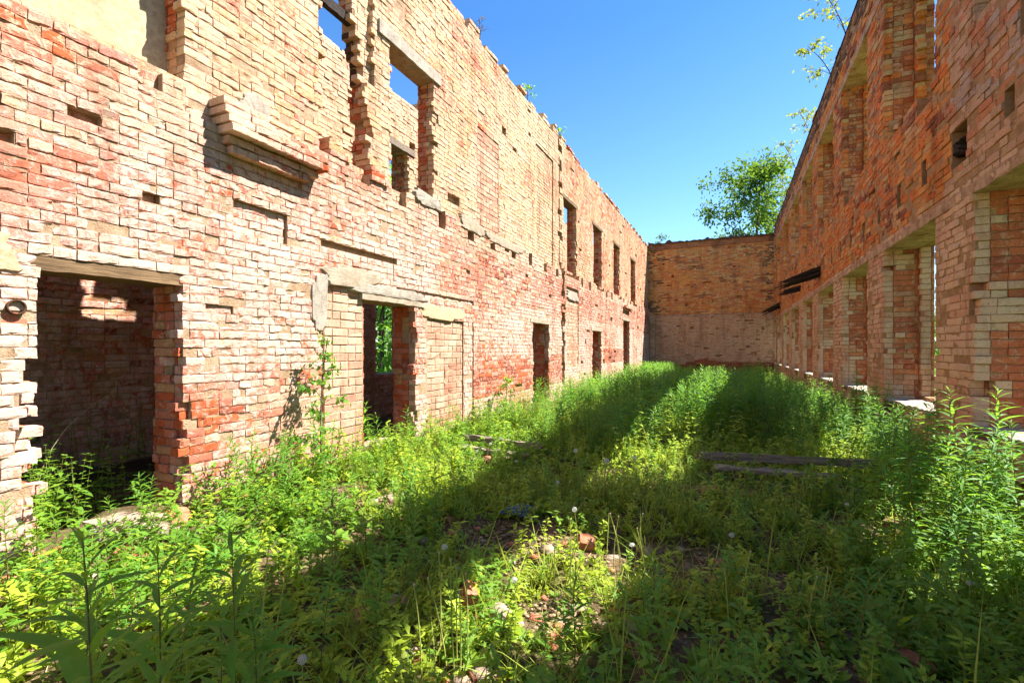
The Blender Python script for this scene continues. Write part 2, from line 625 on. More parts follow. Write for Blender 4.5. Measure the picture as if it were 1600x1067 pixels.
    def slab(self, parent, name, s0, s1, z0, z1, d0, d1, mat, nseg=14, j=0.006, acc=None):
        """a beam or band along s with slightly uneven edges"""
        A = acc or Acc()
        xs = np.linspace(s0, s1, nseg + 1)
        ring = []
        for x in xs:
            ring.append([self.pt(x, z0 + random.uniform(-j, j), d0 + random.uniform(-j, j) * 0.6),
                         self.pt(x, z1 + random.uniform(-j, j), d0 + random.uniform(-j, j) * 0.6),
                         self.pt(x, z1, d1), self.pt(x, z0, d1)])
        V = [p for rg in ring for p in rg]
        F = []
        for i in range(nseg):
            b = i * 4
            for q in range(4):
                F.append((b + q, b + (q + 1) % 4, b + 4 + (q + 1) % 4, b + 4 + q))
        F.append((0, 3, 2, 1))
        e = nseg * 4
        F.append((e, e + 1, e + 2, e + 3))
        A.add(V, F)
        if acc is None:
            return A.build(name, mat, parent)

    def patch(self, parent, name, s, z, hs, hz, d, thick, mat, seed=0, n=44, rough=0.22, lab=None):
        """an irregular skin of cement or plaster, with thickness"""
        rs = random.Random(seed)
        A = Acc()
        pts = []
        ph = [rs.uniform(0, 6.28) for _ in range(4)]
        for i in range(n):
            a = 2 * math.pi * i / n
            k = 1 + rough * (0.5 * math.sin(2 * a + ph[0]) + 0.4 * math.sin(3 * a + ph[1]) + 0.35 * math.sin(5 * a + ph[2]) + 0.25 * math.sin(9 * a + ph[3])) + rs.uniform(-.05, .05)
            ca, sa = math.cos(a), math.sin(a)
            e = 0.6
            pts.append((s + hs * k * math.copysign(abs(ca) ** e, ca), z + hz * k * math.copysign(abs(sa) ** e, sa)))
        V = [self.pt(s, z, d - thick * 1.1)]
        V += [self.pt(s + (p[0] - s) * 0.55, z + (p[1] - z) * 0.55, d - thick * rs.uniform(0.92, 1.12)) for p in pts]
        V += [self.pt(s + (p[0] - s) * 0.9, z + (p[1] - z) * 0.9, d - thick * rs.uniform(0.75, 0.95)) for p in pts]
        V += [self.pt(p[0], p[1], d + 0.03) for p in pts]
        F = []
        for i in range(n):
            k = (i + 1) % n
            F.append((0, 1 + i, 1 + k))
            F.append((1 + i, 1 + n + i, 1 + n + k, 1 + k))
            F.append((1 + n + i, 1 + 2 * n + i, 1 + 2 * n + k, 1 + n + k))
        A.add(V, F)
        o = A.build(name, mat, parent)
        if lab:
            o['label'] = lab
        return o

    def blocks(self, parent, name, s0, s1, z0, z1, d, seed=1, hgt=0.1, ln=0.255, red=0.45, lab=None):
        """infill of fluted hollow blocks in taller courses"""
        rs = random.Random(seed)
        A = Acc()
        e = d + 0.006
        A.add([self.pt(s0, z0, e), self.pt(s1, z0, e), self.pt(s1, z1, e), self.pt(s0, z1, e)], [(0, 1, 2, 3)], (.5, .4, .3, 0), 1)
        z, r = z0, 0
        while z < z1 - 0.04:
            zt = min(z + hgt, z1)
            rowred = rs.random() < red
            x = s0 - (ln / 2 if r % 2 else 0)
            while x < s1 - 0.03:
                l2 = ln if rs.random() < 0.6 else ln / 2
                a, b = max(x, s0), min(x + l2, s1)
                x += l2
                if b - a < 0.03:
                    continue
                base = (0.54, 0.265, 0.175) if rowred else (0.57, 0.345, 0.235)
                if rs.random() < 0.2:
                    base = (0.60, 0.38, 0.26)
                k = rs.uniform(0.86, 1.1)
                rbox(A, lambda p, q, c: self.pt(p, q, c), a + 0.004, b - 0.004, z + 0.004, zt - 0.005,
                     d - 0.006 + rs.uniform(-0.003, 0.003), d + 0.06, (*[c * k for c in base], rs.uniform(0.0, 0.45)), 0.0045, 0.005, 0.25)
            z, r = zt, r + 1
        o = A.build(name, [M['block'], M['mortar']], parent)
        if lab:
            o['label'] = lab
        return o


def jit(c, k=0.12):
    g = random.uniform(1 - k, 1 + k)
    return tuple(x * g * random.uniform(0.96, 1.04) for x in c)


CREAM, PINK, SALMON, RED, DRED, TAN, YEL = ((.56, .405, .305), (.54, .285, .225), (.47, .19, .13), (.43, .12, .05),
                                           (.26, .085, .05), (.45, .29, .155), (.56, .385, .23))
n1, n2, n3 = vnoise(1, 1.3), vnoise(2, 0.5), vnoise(3, 2.6)


def pick(pal, k=None):
    x = (random.random() if k is None else max(0, min(.999, 0.5 + (k - 0.5) * 1.3 + random.uniform(-.38, .38)))) * sum(w for _, w in pal)
    for c, w in pal:
        x -= w
        if x <= 0:
            return c
    return pal[-1][0]


def pal_left(s, z, d):
    a, b, c = n1(s, z), n2(s, z), n3(s, z)
    lime = 0.36 + 0.46 * a + 0.35 * (b - 0.5)
    if z < 3.7:
        P = [(CREAM, 2.2), (PINK, 4.2), (SALMON, 2.6), (RED, 0.25)]
        if 2.5 < s < 2.72 + 0.5 * b and 0.35 + 0.25 * a < z < 1.38 - 0.3 * c:
            P = [(RED, 3.4), (SALMON, 2.6), (DRED, 1), (PINK, 1.4)]
            lime *= 0.55
        if 3.3 < s < 4.15 and 0.3 < z < 1.0 + 0.5 * b:
            P = [(RED, 2), (SALMON, 2), (CREAM, 2)]
            lime *= 0.6
        if 7.5 < s < 12.6 and 0.55 < z < 1.05 + 0.4 * a:
            P = [(DRED, 2.4), (SALMON, 2.4), (RED, 1.6), (PINK, 1.2)]
            lime *= 0.5
        if 17.4 < s < 20.9 and 0.9 < z < 1.5:
            P = [(DRED, 2), (SALMON, 2.4), (RED, 1)]
            lime *= 0.5
        if 6.5 < s and 2.35 < z < 3.3:
            P = [(SALMON, 3), (PINK, 3), (CREAM, 1.6), (RED, 0.7), (DRED, 0.5)]
            lime *= 0.75
    else:
        P = [(CREAM, 2.0), (YEL, 4.6), (TAN, 1.4), (PINK, 1.2), (RED, 0.25), (SALMON, .5)]
        if s > 13:
            P = [(YEL, 3), (TAN, 2), (SALMON, 2), (RED, 1.5), (CREAM, 2)]
            lime *= 0.8
    if d > 0.1:
        P = [(RED, 3), (SALMON, 2), (TAN, 2), (DRED, 0.8)]
        lime *= 0.35
        if z > 3.6 and s < 3:
            P = [(RED, 3), (TAN, 2), (YEL, 1.5)]
    if z > 4.6 + 0.7 * b and 4.1 < s < 5.3 and d > 0.05:
        P = [((0.05, 0.035, 0.025), 3), (DRED, 1), ((0.09, 0.06, 0.04), 2), (RED, 0.6)]
        lime *= 0.2
    col = jit(pick(P, n2(s * 0.9 + 4, z * 1.7)))
    dj = random.gauss(0, 0.0026)
    if random.random() < 0.022:
        dj += random.uniform(0.01, 0.03)
        col = jit(pick([(RED, 3), (SALMON, 2), (TAN, 1)]))
        lime *= 0.3
    return (*col, max(0.0, min(1.0, lime))), dj, random.random() < 0.006


def pal_right(s, z, d):
    a, b = n1(s + 7, z), n2(s, z)
    if z < 3.1:
        P = [((.52, .33, .20), 3), ((.50, .275, .165), 2.6), ((.46, .19, .10), 1.7), (RED, 0.5)]
        lime = 0.55 + 0.45 * a
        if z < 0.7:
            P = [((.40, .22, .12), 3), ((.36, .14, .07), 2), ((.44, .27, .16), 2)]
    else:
        P = [((.52, .22, .06), 3), ((.52, .155, .035), 3.2), ((.48, .28, .12), 1.6), ((.26, .085, .035), 0.7)]
        lime = -0.05 + 0.42 * a
        if s < 6.5:
            P = [((.44, .27, .16), 3), ((.42, .17, .08), 2), ((.36, .26, .2), 1)]
            lime += 0.15
        if z > 7.2:
            P = [((.16, .075, .035), 3), ((.08, .05, .03), 2), ((.3, .12, .05), 1)]
            lime *= 0.3
    if d > 0.02:
        if z < 3.1 and ((d < 0.13 and random.random() < 0.8) or (d < 0.30 and n2(s * 3.1 + d * 2, z * 1.3) > 0.52)):
            lime = random.uniform(0.55, 1.0)
            P = [((.50, .35, .21), 2), ((.46, .27, .16), 1.5), ((.52, .38, .25), 1)]
        elif z < 3.1:
            P = [((.42, .13, .055), 3), ((.33, .095, .045), 2), ((.47, .165, .065), 1.5), ((.42, .22, .12), .5)]
            lime = 0.16 + 0.2 * b
        else:
            P = [((.42, .135, .045), 3), ((.32, .09, .035), 2), ((.46, .17, .06), 1.5), ((.42, .24, .12), 0.5)]
            lime = 0.12 + 0.4 * (1 if 0.1 < d < 0.25 else 0) * b
    dj = random.gauss(0, 0.006)
    if random.random() < 0.05:
        dj += random.uniform(0.012, 0.05)
    return (*jit(pick(P, n2(s * 0.8, z * 1.5)), 0.12), max(0, min(1, lime))), dj, random.random() < 0.005


def pal_end(s, z, d):
    a, b = n1(s + 3, z), n2(s, z)
    if z > 3.3:
        P = [((.62, .30, .08), 3), ((.58, .20, .055), 2.8), ((.62, .37, .13), 1.8), ((.30, .13, .05), 0.5)]
        lime = 0.1 + 0.3 * a
        if z > 7.05:
            P = [((.36, .13, .05), 3), ((.24, .09, .04), 2)]
            lime = 0.05
    else:
        P = [((.52, .34, .21), 3), ((.48, .25, .14), 2.0), ((.54, .38, .25), 2)]
        lime = 0.5 + 0.45 * a
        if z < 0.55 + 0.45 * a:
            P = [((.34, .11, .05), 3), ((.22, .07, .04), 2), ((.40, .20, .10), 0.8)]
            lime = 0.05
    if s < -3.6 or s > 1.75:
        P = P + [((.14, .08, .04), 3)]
    return (*jit(pick(P, n2(s * 0.6, z * 1.6)), 0.09), max(0, min(1, lime))), random.gauss(0, 0.003), random.random() < 0.004


def pal_back(s, z, d):
    a = n1(s + 15, z)
    P = [(SALMON, 2), (TAN, 2), (PINK, 3), (RED, .5), (DRED, 0.4), (CREAM, 2)]
    lime = 0.4 + 0.5 * a
    if z > 3.4:
        P = [(CREAM, 3), (PINK, 2), (YEL, 1.5), (SALMON, 1.5)]
        lime += 0.2
    if d > 0.02:
        P = [(DRED, 2), (RED, 2), (TAN, 1)]
        lime *= 0.4
    return (*jit(pick(P), 0.18), max(0, min(1, lime))), random.gauss(0, 0.006), random.random() < 0.01


def pockets(w, n, s0, s1, z0, z1, rs, dmax=0.09):
    """small broken-out places, one to three bricks across"""
    for _ in range(n):
        s, z = rs.uniform(s0, s1), rs.uniform(z0, z1)
        ws, hz = rs.choice((0.13, 0.2, 0.26, 0.4)), rs.choice((1, 1, 1, 2))
        if any(f[0] - .15 < s + ws and s < f[1] + .15 and f[2] - .15 < z + hz * ROW and z < f[3] + .15 for f in w.feat if f[4] != w.base_d and f[1] - f[0] < 4):
            continue
        base = w.base_d
        for f in w.feat:
            if f[0] < s < f[1] and f[2] < z < f[3]:
                base = f[4]
        w.cut(s, s + ws, z, z + hz * ROW, base + rs.uniform(0.03, dmax), 0, 0.0)


rsd = random.Random(5)

# ================================================================== LEFT WALL
LX = -4.2
left = empty('brick_wall', (LX, 12, 0))
tag(left, 'long sunlit ruined brick wall with doorways below and broken windows above', 'wall', 'walls of the roofless brick ruin')
W = Wall((LX, 0, 0), (0, 1, 0), (1, 0, 0), 0.40, -3.5, 28.6, -0.3, snap(7.24), pal_left,
         [M['brick'], M['mortar'], M['plaster']], 0.003, 0.0105)
W.z0 = snap(-0.3)
UD = 0.09                                   # the upper storey stands back from the lower one
W.cut(-3.5, 28.6, 3.70, 7.3, UD)
W.cut(0.2, 2.62, 3.80, 6.6, 0.36, 2, 0.05)          # plastered niche, top left
W.cut(4.10, 5.06, 4.9, 6.75, 0.16, 0, 0.06)         # burnt, broken window
for za, zb_, ye in ((3.72, 3.95, 5.06), (3.95, 4.2, 4.98), (4.2, 4.5, 5.02), (4.5, 4.75, 4.92), (4.75, 4.95, 4.97), (4.95, 5.2, 4.92), (5.2, 5.45, 4.86), (5.45, 5.7, 4.78), (5.7, 6.75, 4.72)):
    W.cut(4.10, ye, za, zb_, 0.40, 0, 0.10)
W.cut(5.36, 6.46, 3.72, 5.70, 0.40, 0, 0.05)         # window with the concrete lintel
W.cut(4.60, 4.86, 3.55, 3.75, 0.12, 0)
W.cut(5.30, 5.62, 3.45, 3.72, 0.1, 0)
W.cut(7.90, 8.80, 3.55, 5.62, UD + 0.03, 1)
W.cut(10.88, 12.14, 3.62, 6.48, UD + 0.03, 0)
W.cut(13.0, 14.28, 3.55, 5.76, 0.40, 0, 0.05)
W.cut(16.25, 17.48, 3.55, 5.76, 0.40, 0, 0.05)
W.cut(19.45, 20.6, 3.55, 5.76, 0.40, 0, 0.05)
W.cut(23.15, 24.4, 3.55, 5.76, 0.40, 0, 0.05)
# doors below
W.cut(1.60, 2.55, -0.3, 2.08, 0.40, 0, 0.035)
W.cut(1.54, 1.60, 1.1, 1.45, 0.40, 0, 0.06)
W.cut(1.50, 1.6, 0.75, 0.92, 0.40, 0, 0.0)
W.cut(1.52, 1.62, 0.3, 1.25, 0.40, 0, 0.08)
W.cut(4.12, 4.78, -0.3, 2.22, 0.05, 1)               # infill left of the middle door
W.cut(4.78, 5.84, -0.3, 2.08, 0.40, 0, 0.04)
W.cut(6.14, 7.24, -0.3, 1.90, 0.04, 1)
W.cut(10.47, 11.56, -0.3, 2.08, 0.40, 0, 0.04)
W.cut(13.0, 14.2, 0.9, 3.2, 0.05, 1)
W.cut(15.84, 17.08, -0.3, 2.08, 0.40, 0, 0.04)
W.cut(20.97, 22.43, -0.3, 2.72, 0.40, 0, 0.05)
W.cut(7.56, 7.60, 0.0, 1.9, 0.05, 1)                 # settlement seam
W.cut(12.62, 12.84, 0.0, 7.3, 0.07, 0)               # broken out vertical strip
for k in range(60):
    z = rsd.uniform(0.1, 7.1)
    b = UD if z > 3.7 else 0.0
    W.cut(12.60 + rsd.uniform(-0.10, 0.16), 12.72 + rsd.uniform(0.02, 0.2), z, z + 0.15, b + rsd.choice((0.0, 0.05, 0.1, 0.13, -0.03)), 0)
# slots of the floor joists
for s in (6.55, 7.47, 8.36, 9.36, 10.3, 11.3, 12.2, 14.6, 15.5, 17.9, 18.75, 21.1, 22.0, 25.0, 25.9, 26.9, 27.7):
    W.cut(s - 0.09, s + 0.09 + rsd.uniform(0, .06), 3.40 + rsd.uniform(-.05, .05), 3.72, 0.26, 1)
# chewed ledge between the storeys
s = -3.0
while s < 28:
    ln = rsd.uniform(0.15, 0.7)
    if rsd.random() < 0.55:
        W.cut(s, s + ln, 3.70 - rsd.choice((1, 1, 2, 3)) * ROW, 3.71, UD * rsd.uniform(0.4, 1.0), 0)
    s += ln + rsd.uniform(0.05, 0.4)
# a relieving flat arch cut above the middle door
W.cut(4.05, 5.4, 2.62, 2.70, 0.05, 1)
W.cut(3.0, 3.6, 2.55, 2.86, 0.04, 0)
W.cut(4.02, 4.14, 0.2, 2.1, 0.06, 0)
W.cut(5.4, 7.6, 2.2, 2.28, 0.025, 0)
for a, b, zt in ((1.60, 2.55, 2.0), (4.78, 5.84, 2.0), (10.47, 11.56, 2.0), (15.84, 17.08, 2.0), (20.97, 22.43, 2.6)):
    for q in range(4):
        z, wd = rsd.uniform(0.1, zt - .3), rsd.choice((0.03, 0.05, 0.065))
        W.cut(b, b + wd, z, z + rsd.choice((1, 1, 2, 3)) * ROW, rsd.uniform(0.03, 0.16), 0, 0.03)
        if a < 4 or a > 6:
            W.cut(a - wd, a, z - .1, z + rsd.choice((1, 1, 2)) * ROW, rsd.uniform(0.03, 0.16), 0, 0.03)
for a, b in ((5.36, 6.46), (13.0, 14.28), (16.25, 17.48), (19.45, 20.6), (23.15, 24.4)):
    for q in range(6):
        z, wd = rsd.uniform(3.75, 5.5), rsd.choice((0.05, 0.065, 0.1, 0.13))
        W.cut(b, b + wd, z, z + rsd.choice((1, 1, 2)) * ROW, UD + rsd.uniform(0.03, 0.12), 0, 0.03)
pockets(W, 55, 1.2, 12.5, 0.2, 7.0, rsd)
pockets(W, 110, 12.9, 28, 0.2, 7.0, rsd)
# uneven wall head: pits of a few courses
s = 5.5
acc = W.build(left)
s = 0.0
while s < 28.2:
    ln = rsd.uniform(0.28, 0.62)
    top = int(round(7.24 / ROW))
    h = rsd.choice((1, 2, 2, 3, 3, 4)) if s > 5 else rsd.choice((1, 2))
    for r in range(h):
        W.course(acc, s + rsd.uniform(0, 0.05) * r, s + ln - rsd.uniform(0, .1) * r, top + r, UD + rsd.uniform(-0.02, 0.04), 0.40)
    s += ln + rsd.choice((0.1, 0.25, 0.35, 0.5))
masonry_left = W.finish(left)

# parts of the left wall
W.blocks(left, 'block_infill', 4.13, 4.775, -0.2, 2.21, 0.045, 3, lab='pale fluted block infill left of the middle doorway')
W.blocks(left, 'block_infill', 6.15, 7.235, -0.2, 1.89, 0.03, 4, red=0.6, lab='pinkish fluted block infill right of the middle doorway')
W.blocks(left, 'block_infill', 7.91, 8.795, 3.6, 5.61, UD + 0.015, 5, red=0.7, lab='bricked up upper window in pink blocks')
W.blocks(left, 'block_infill', 13.01, 14.195, 0.92, 3.16, 0.03, 6, red=0.6, lab='fluted block infill below the upper windows')
W.slab(left, 'lintel', 1.56, 2.60, 1.985, 2.074, 0.012, 0.36, M['oldwood']).__setitem__('label', 'dark timber lintel over the near doorway')
W.slab(left, 'lintel', 4.70, 5.98, 2.08, 2.15, -0.012, 0.38, M['concrete']).__setitem__('label', 'thin concrete lintel over the middle doorway')
W.slab(left, 'lintel', 5.12, 6.62, 5.70, 5.88, UD - 0.03, 0.40, M['concrete_g']).__setitem__('label', 'concrete lintel over the upper window')
W.slab(left, 'lintel', 10.3, 11.75, 2.08, 2.17, -0.01, 0.38, M['concrete'])
W.slab(left, 'lintel', 15.7, 17.3, 2.08, 2.20, -0.01, 0.38, M['concrete'])
W.slab(left, 'lintel', 20.8, 22.6, 2.72, 2.84, -0.01, 0.38, M['concrete'])
for a, b in ((13.0, 14.28), (16.25, 17.48), (19.45, 20.6), (23.15, 24.4)):
    W.slab(left, 'lintel', a - 0.12, b + 0.12, 5.76, 5.86, UD - 0.01, 0.38, M['oldwood'])
W.patch(left, 'cement_patch', 4.03, 1.98, 0.11, 0.36, 0.0, 0.012, M['concrete_g'], 1, lab='grey cement skin beside the block infill')
W.patch(left, 'cement_patch', 4.55, 2.32, 0.50, 0.12, 0.0, 0.014, M['concrete'], 2, lab='sandy cement band above the block infill')
W.patch(left, 'cement_patch', 5.35, 2.22, 0.72, 0.075, 0.0, 0.016, M['concrete_g'], 3, lab='grey cement smear on the middle lintel')
W.patch(left, 'cement_patch', 6.6, 2.03, 0.62, 0.12, 0.0, 0.010, M['plaster'], 4)
W.patch(left, 'cement_patch', 3.30, 3.74, 0.19, 0.22, UD, 0.02, M['concrete_g'], 5, lab='round grey cement patch above the corbel')
W.patch(left, 'cement_patch', 6.15, 3.72, 0.34, 0.11, 0.0, 0.025, M['concrete_g'], 7, lab='lumpy grey cement on the upper window sill')
W.patch(left, 'cement_patch', 9.0, 3.62, 0.9, 0.10, 0.0, 0.012, M['concrete'], 8)
W.patch(left, 'cement_patch', 7.55, 3.66, 0.45, 0.13, 0.0, 0.014, M['concrete'], 9)
W.patch(left, 'cement_patch', 13.6, 3.0, 0.6, 0.13, 0.0, 0.012, M['concrete_g'], 10)
W.patch(left, 'cement_patch', 1.3, 2.08, 0.22, 0.14, 0.0, 0.012, M['plaster'], 12)
# the projecting corbel
A = Acc()
for r, d0, sa, sb in ((42, -0.10, 2.92, 3.80), (43, -0.10, 2.88, 3.92), (44, -0.20, 2.84, 3.98), (45, -0.20, 2.82, 3.98),
                      (46, -0.17, 2.80, 3.50), (46, -0.12, 3.5, 3.86), (47, -0.15, 2.80, 3.22), (48, -0.02, 2.95, 3.12)):
    W.course(A, sa, sb, r, d0, 0.10)
A.build('corbel', [M['brick']], left)['label'] = 'stepped brick corbel jutting from the wall'
A = Acc()
for r, d0, sa, sb in ((41, -0.10, 21.0, 22.3), (42, -0.16, 20.9, 22.4), (43, -0.16, 21.1, 22.0)):
    W.course(A, sa, sb, r, d0, 0.10)
A.build('corbel', [M['brick']], left)
# rubble stubs on the broken window's sill
A = Acc()
for r, d0, sa, sb in ((48, -0.02, 4.18, 4.5), (49, 0.0, 4.18, 4.46), (50, 0.02, 4.2, 4.36), (48, 0.0, 4.9, 5.3), (47, -0.04, 4.86, 5.2), (49, 0.02, 4.92, 5.24), (50, .05, 4.92, 5.16), (51, .08, 4.9, 5.1)):
    W.course(A, sa, sb, r, d0, 0.30)
A.build('broken_sill', [M['brick']], left)
# timber and sheet metal left in the burnt opening
W.slab(left, 'lintel', 4.30, 5.0, 5.62, 5.74, 0.24, 0.32, M['char'])
# unseen boards behind the wall, added to shade the lower rear wall
A = Acc()
ys = np.linspace(3.1, 5.3, 13)
for i in range(12):
    e0 = -5.70 + random.uniform(-0.12, 0.1)
    p = [(LX - 0.41, ys[i], 3.36), (e0, ys[i], 3.36), (e0, ys[i + 1] - 0.006, 3.36), (LX - 0.41, ys[i + 1] - 0.006, 3.36)]
    q = [(x, y, 3.42) for x, y, z in p]
    A.add(p + q, BOXF)
A.build('shade_boards', M['oldwood'], left)

# ================================================================== RIGHT WALL
RX = 2.1
right = empty('brick_wall', (RX, 12, 0))
tag(right, 'long shaded ruined brick wall pierced by two rows of empty windows', 'wall', 'walls of the roofless brick ruin')
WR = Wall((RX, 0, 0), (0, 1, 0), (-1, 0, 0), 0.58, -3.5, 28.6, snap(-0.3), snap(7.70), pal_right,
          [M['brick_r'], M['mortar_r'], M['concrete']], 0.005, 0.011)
wins = [(3.97 + 2.925 * (k - 1), 3.97 + 2.925 * (k - 1) + 1.95) for k in range(-1, 9)]
wins.append((27.25, 28.25))
SIZ, LOZ, USZ, UTZ = snap(0.693), snap(2.926), snap(4.543), snap(6.776)
for a, b in wins:
    WR.cut(a - 0.02, b + 0.02, SIZ, LOZ, 0.42, 0, 0.03)
    WR.cut(a + 0.06, b - 0.06, SIZ + ROW, LOZ, 0.58, 0, 0.02)
    ua = a - 0.42 if abs(a - 3.97) < 0.01 else a  # near edge, out of view, widened to lengthen the sun patch on the floor
    WR.cut(ua - 0.02, b + 0.02, USZ, UTZ, 0.36, 0, 0.03)
    WR.cut(ua + 0.06, b - 0.06, USZ, UTZ, 0.58, 0, 0.06)
    for q in range(3):
        sa = random.uniform(a, b - 0.5)
        WR.cut(sa, sa + random.uniform(0.2, 0.5), USZ - random.choice((1, 2, 3)) * ROW, USZ + 0.01, random.uniform(0.1, 0.3), 0)
for a, b in wins:
    for e, sg in ((a, -1), (b, 1)):
        for z0, z1 in ((SIZ, LOZ), (USZ, UTZ)):
            for q in range(rsd.choice((2, 3, 4))):
                z = rsd.uniform(z0, z1 - 0.1)
                wd = rsd.choice((0.03, 0.05, 0.065, 0.13))
                WR.cut(min(e, e + sg * wd), max(e, e + sg * wd), z, z + rsd.choice((1, 1, 2, 3)) * ROW, rsd.uniform(0.03, 0.16), 0, 0.03)
    for q in range(4):
        sa = rsd.uniform(a, b - 0.3)
        WR.cut(sa, sa + rsd.uniform(0.13, 0.5), SIZ - ROW * rsd.choice((1, 1, 2)), SIZ, rsd.uniform(0.05, 0.2), 0)
for k in range(-3, 25):
    s = 6.27 + 0.95 * k
    if s > 28 or s < -3:
        continue
    if k == 0:
        WR.cut(s - 0.17, s + 0.17, 3.32, 3.66, 0.3, 1)
    else:
        WR.cut(s - 0.08, s + 0.08, 3.36, 3.36 + rsd.choice((0.23, 0.31, 0.39)), rsd.choice((0.12, 0.25, 0.25)), 1)
WR.cut(4.6, 5.15, 3.9, 4.45, 0.10, 0)
WR.cut(5.3, 5.9, 4.9, 5.3, 0.03, 2)
pockets(WR, 260, 2, 28.3, 0.1, 7.5, rsd, 0.07)
acc = WR.build(right)
s = -3.0
while s < 28.2:
    ln = rsd.uniform(0.3, 0.9)
    for r in range(rsd.choice((0, 1, 1, 2))):
        WR.course(acc, s, s + ln, 100 + r, 0.02 + rsd.uniform(-0.03, 0.05), 0.55)
    s += ln + rsd.uniform(0.05, 0.3)
WR.finish(right)
for nm, z0, z1, d0, lab in (('lintel_band', LOZ - 0.01, LOZ + 0.10, -0.004, 'pale concrete band over the lower windows'),
                            ('lintel_band', UTZ - 0.01, UTZ + 0.13, -0.004, 'brown concrete band over the upper windows')):
    WR.slab(right, nm, -3.4, 28.28, z0, z1, d0, 0.40, M['band'], 260, 0.009)['label'] = lab
A = Acc()
xs = np.linspace(-3.4, 28.3, 150)
hh = [7.73 + random.uniform(0.0, 0.10) + 0.26 * max(0, n1(x * 1.3, 3.0) - 0.35) + 0.2 * (random.random() < 0.12) for x in xs]
for i in range(149):
    a, b = xs[i], xs[i + 1]
    A.add([WR.pt(a, 7.705, -0.015), WR.pt(b, 7.705, -0.015), WR.pt(b, hh[i + 1], 0.08), WR.pt(a, hh[i], 0.08),
           WR.pt(a, hh[i] + 0.02, 0.45), WR.pt(b, hh[i + 1] + 0.02, 0.45), WR.pt(b, 7.705, 0.57), WR.pt(a, 7.705, 0.57)],
          [(0, 1, 2, 3), (3, 2, 5, 4), (4, 5, 6, 7)])
A.build('mossy_cap', M['moss'], right)
for a, b in wins:
    WR.slab(right, 'window_sill', a + 0.0, b - 0.0, SIZ - 0.004, SIZ + 0.03, 0.02, 0.575, M['concrete_g'], 30, 0.016)

# ================================================================== END WALL
EY = 28.3
endw = empty('brick_wall', (-1, EY, 0))
tag(endw, 'windowless shaded brick end wall closing the far end of the ruin', 'wall', 'walls of the roofless brick ruin')
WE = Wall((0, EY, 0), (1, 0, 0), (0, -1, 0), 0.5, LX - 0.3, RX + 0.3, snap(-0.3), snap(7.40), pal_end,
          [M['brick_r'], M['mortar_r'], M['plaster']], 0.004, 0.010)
WE.cut(LX - 0.3, RX + 0.3, 3.31, 7.5, 0.10)
WE.cut(LX - 0.3, RX + 0.3, 7.08, 7.5, 0.04)
WE.cut(LX + 0.02, LX + 0.35, 0.0, 3.31, -0.10)
pockets(WE, 60, -4, 2, 0.5, 6.9, rsd, 0.16)
acc = WE.build(endw)
WE.finish(endw)
WE.slab(endw, 'ledge', LX + 0.6, RX - 0.05, 3.305, 3.345, -0.02, 0.13, M['concrete_g'], 40, 0.006)
A = Acc()
xs = np.linspace(LX - 0.05, RX + 0.05, 50)
hh = [7.44 + random.uniform(0, 0.07) + 0.12 * (random.random() < .2) for _ in xs]
for i in range(49):
    a, b = xs[i], xs[i + 1]
    A.add([WE.pt(a, 7.39, -0.03), WE.pt(b, 7.39, -0.03), WE.pt(b, hh[i + 1], -0.01), WE.pt(a, hh[i], -0.01),
           WE.pt(a, hh[i] + .02, 0.55), WE.pt(b, hh[i + 1] + .02, 0.55), WE.pt(b, 7.39, 0.56), WE.pt(a, 7.39, 0.56)],
          [(0, 1, 2, 3), (3, 2, 5, 4), (4, 5, 6, 7), (0, 7, 6, 1)])
A.build('dark_coping', M['moss'], endw)

# ================================================================== OUTER LEFT WALL
BX = -6.6
backw = empty('brick_wall', (BX, 8, 0))
tag(backw, 'rear brick wall seen through the doorways and upper window of the sunlit wall', 'wall', 'walls of the roofless brick ruin')
WB = Wall((BX, 0, 0), (0, 1, 0), (1, 0, 0), 0.5, -3.0, 28.6, snap(-0.3), snap(7.0), pal_back,
          [M['brick'], M['mortar'], M['plaster']], 0.008, 0.016)
for k in range(7):
    a = 7.82 + 3.3 * k
    if a < 27:
        WB.cut(a, a + 1.12, 0.9, 2.9, 0.5, 0, 0.05)
        WB.cut(a, a + 1.12, 3.95, 5.85, 0.5, 0, 0.05)
pockets(WB, 60, 1, 12, 0.3, 6.5, rsd, 0.14)
acc = WB.build(backw)
s = -2.0
while s < 28:
    ln = rsd.uniform(0.3, 0.9)
    for r in range(rsd.choice((0, 1, 2, 3))):
        WB.course(acc, s, s + ln, 91 + r, 0.02, 0.5)
    s += ln + rsd.uniform(0.05, 0.3)
WB.finish(backw)
for k in range(7):
    a = 7.82 + 3.3 * k
    if a < 27:
        WB.slab(backw, 'lintel', a - 0.2, a + 1.32, 5.85, 5.99, -0.02, 0.48, M['wood'])
        WB.slab(backw, 'lintel', a - 0.2, a + 1.32, 2.9, 3.02, -0.01, 0.48, M['concrete'])


# ================================================================== GROUND
def gz(x, y):
    return (0.035 * math.sin(1.7 * x + 0.6 * y) + 0.03 * math.sin(2.9 * y - 1.3 * x + 1.0) + 0.018 * math.sin(6.1 * x + 4.3 * y)
            + 0.10 * max(0.0, min(1.0, (-3.4 - x) / 0.7)) * (1 if x > -4.8 else 0)
            + 0.08 * max(0.0, min(1.0, (x - 1.3) / 0.8)) * (1 if x < 2.2 else 0))


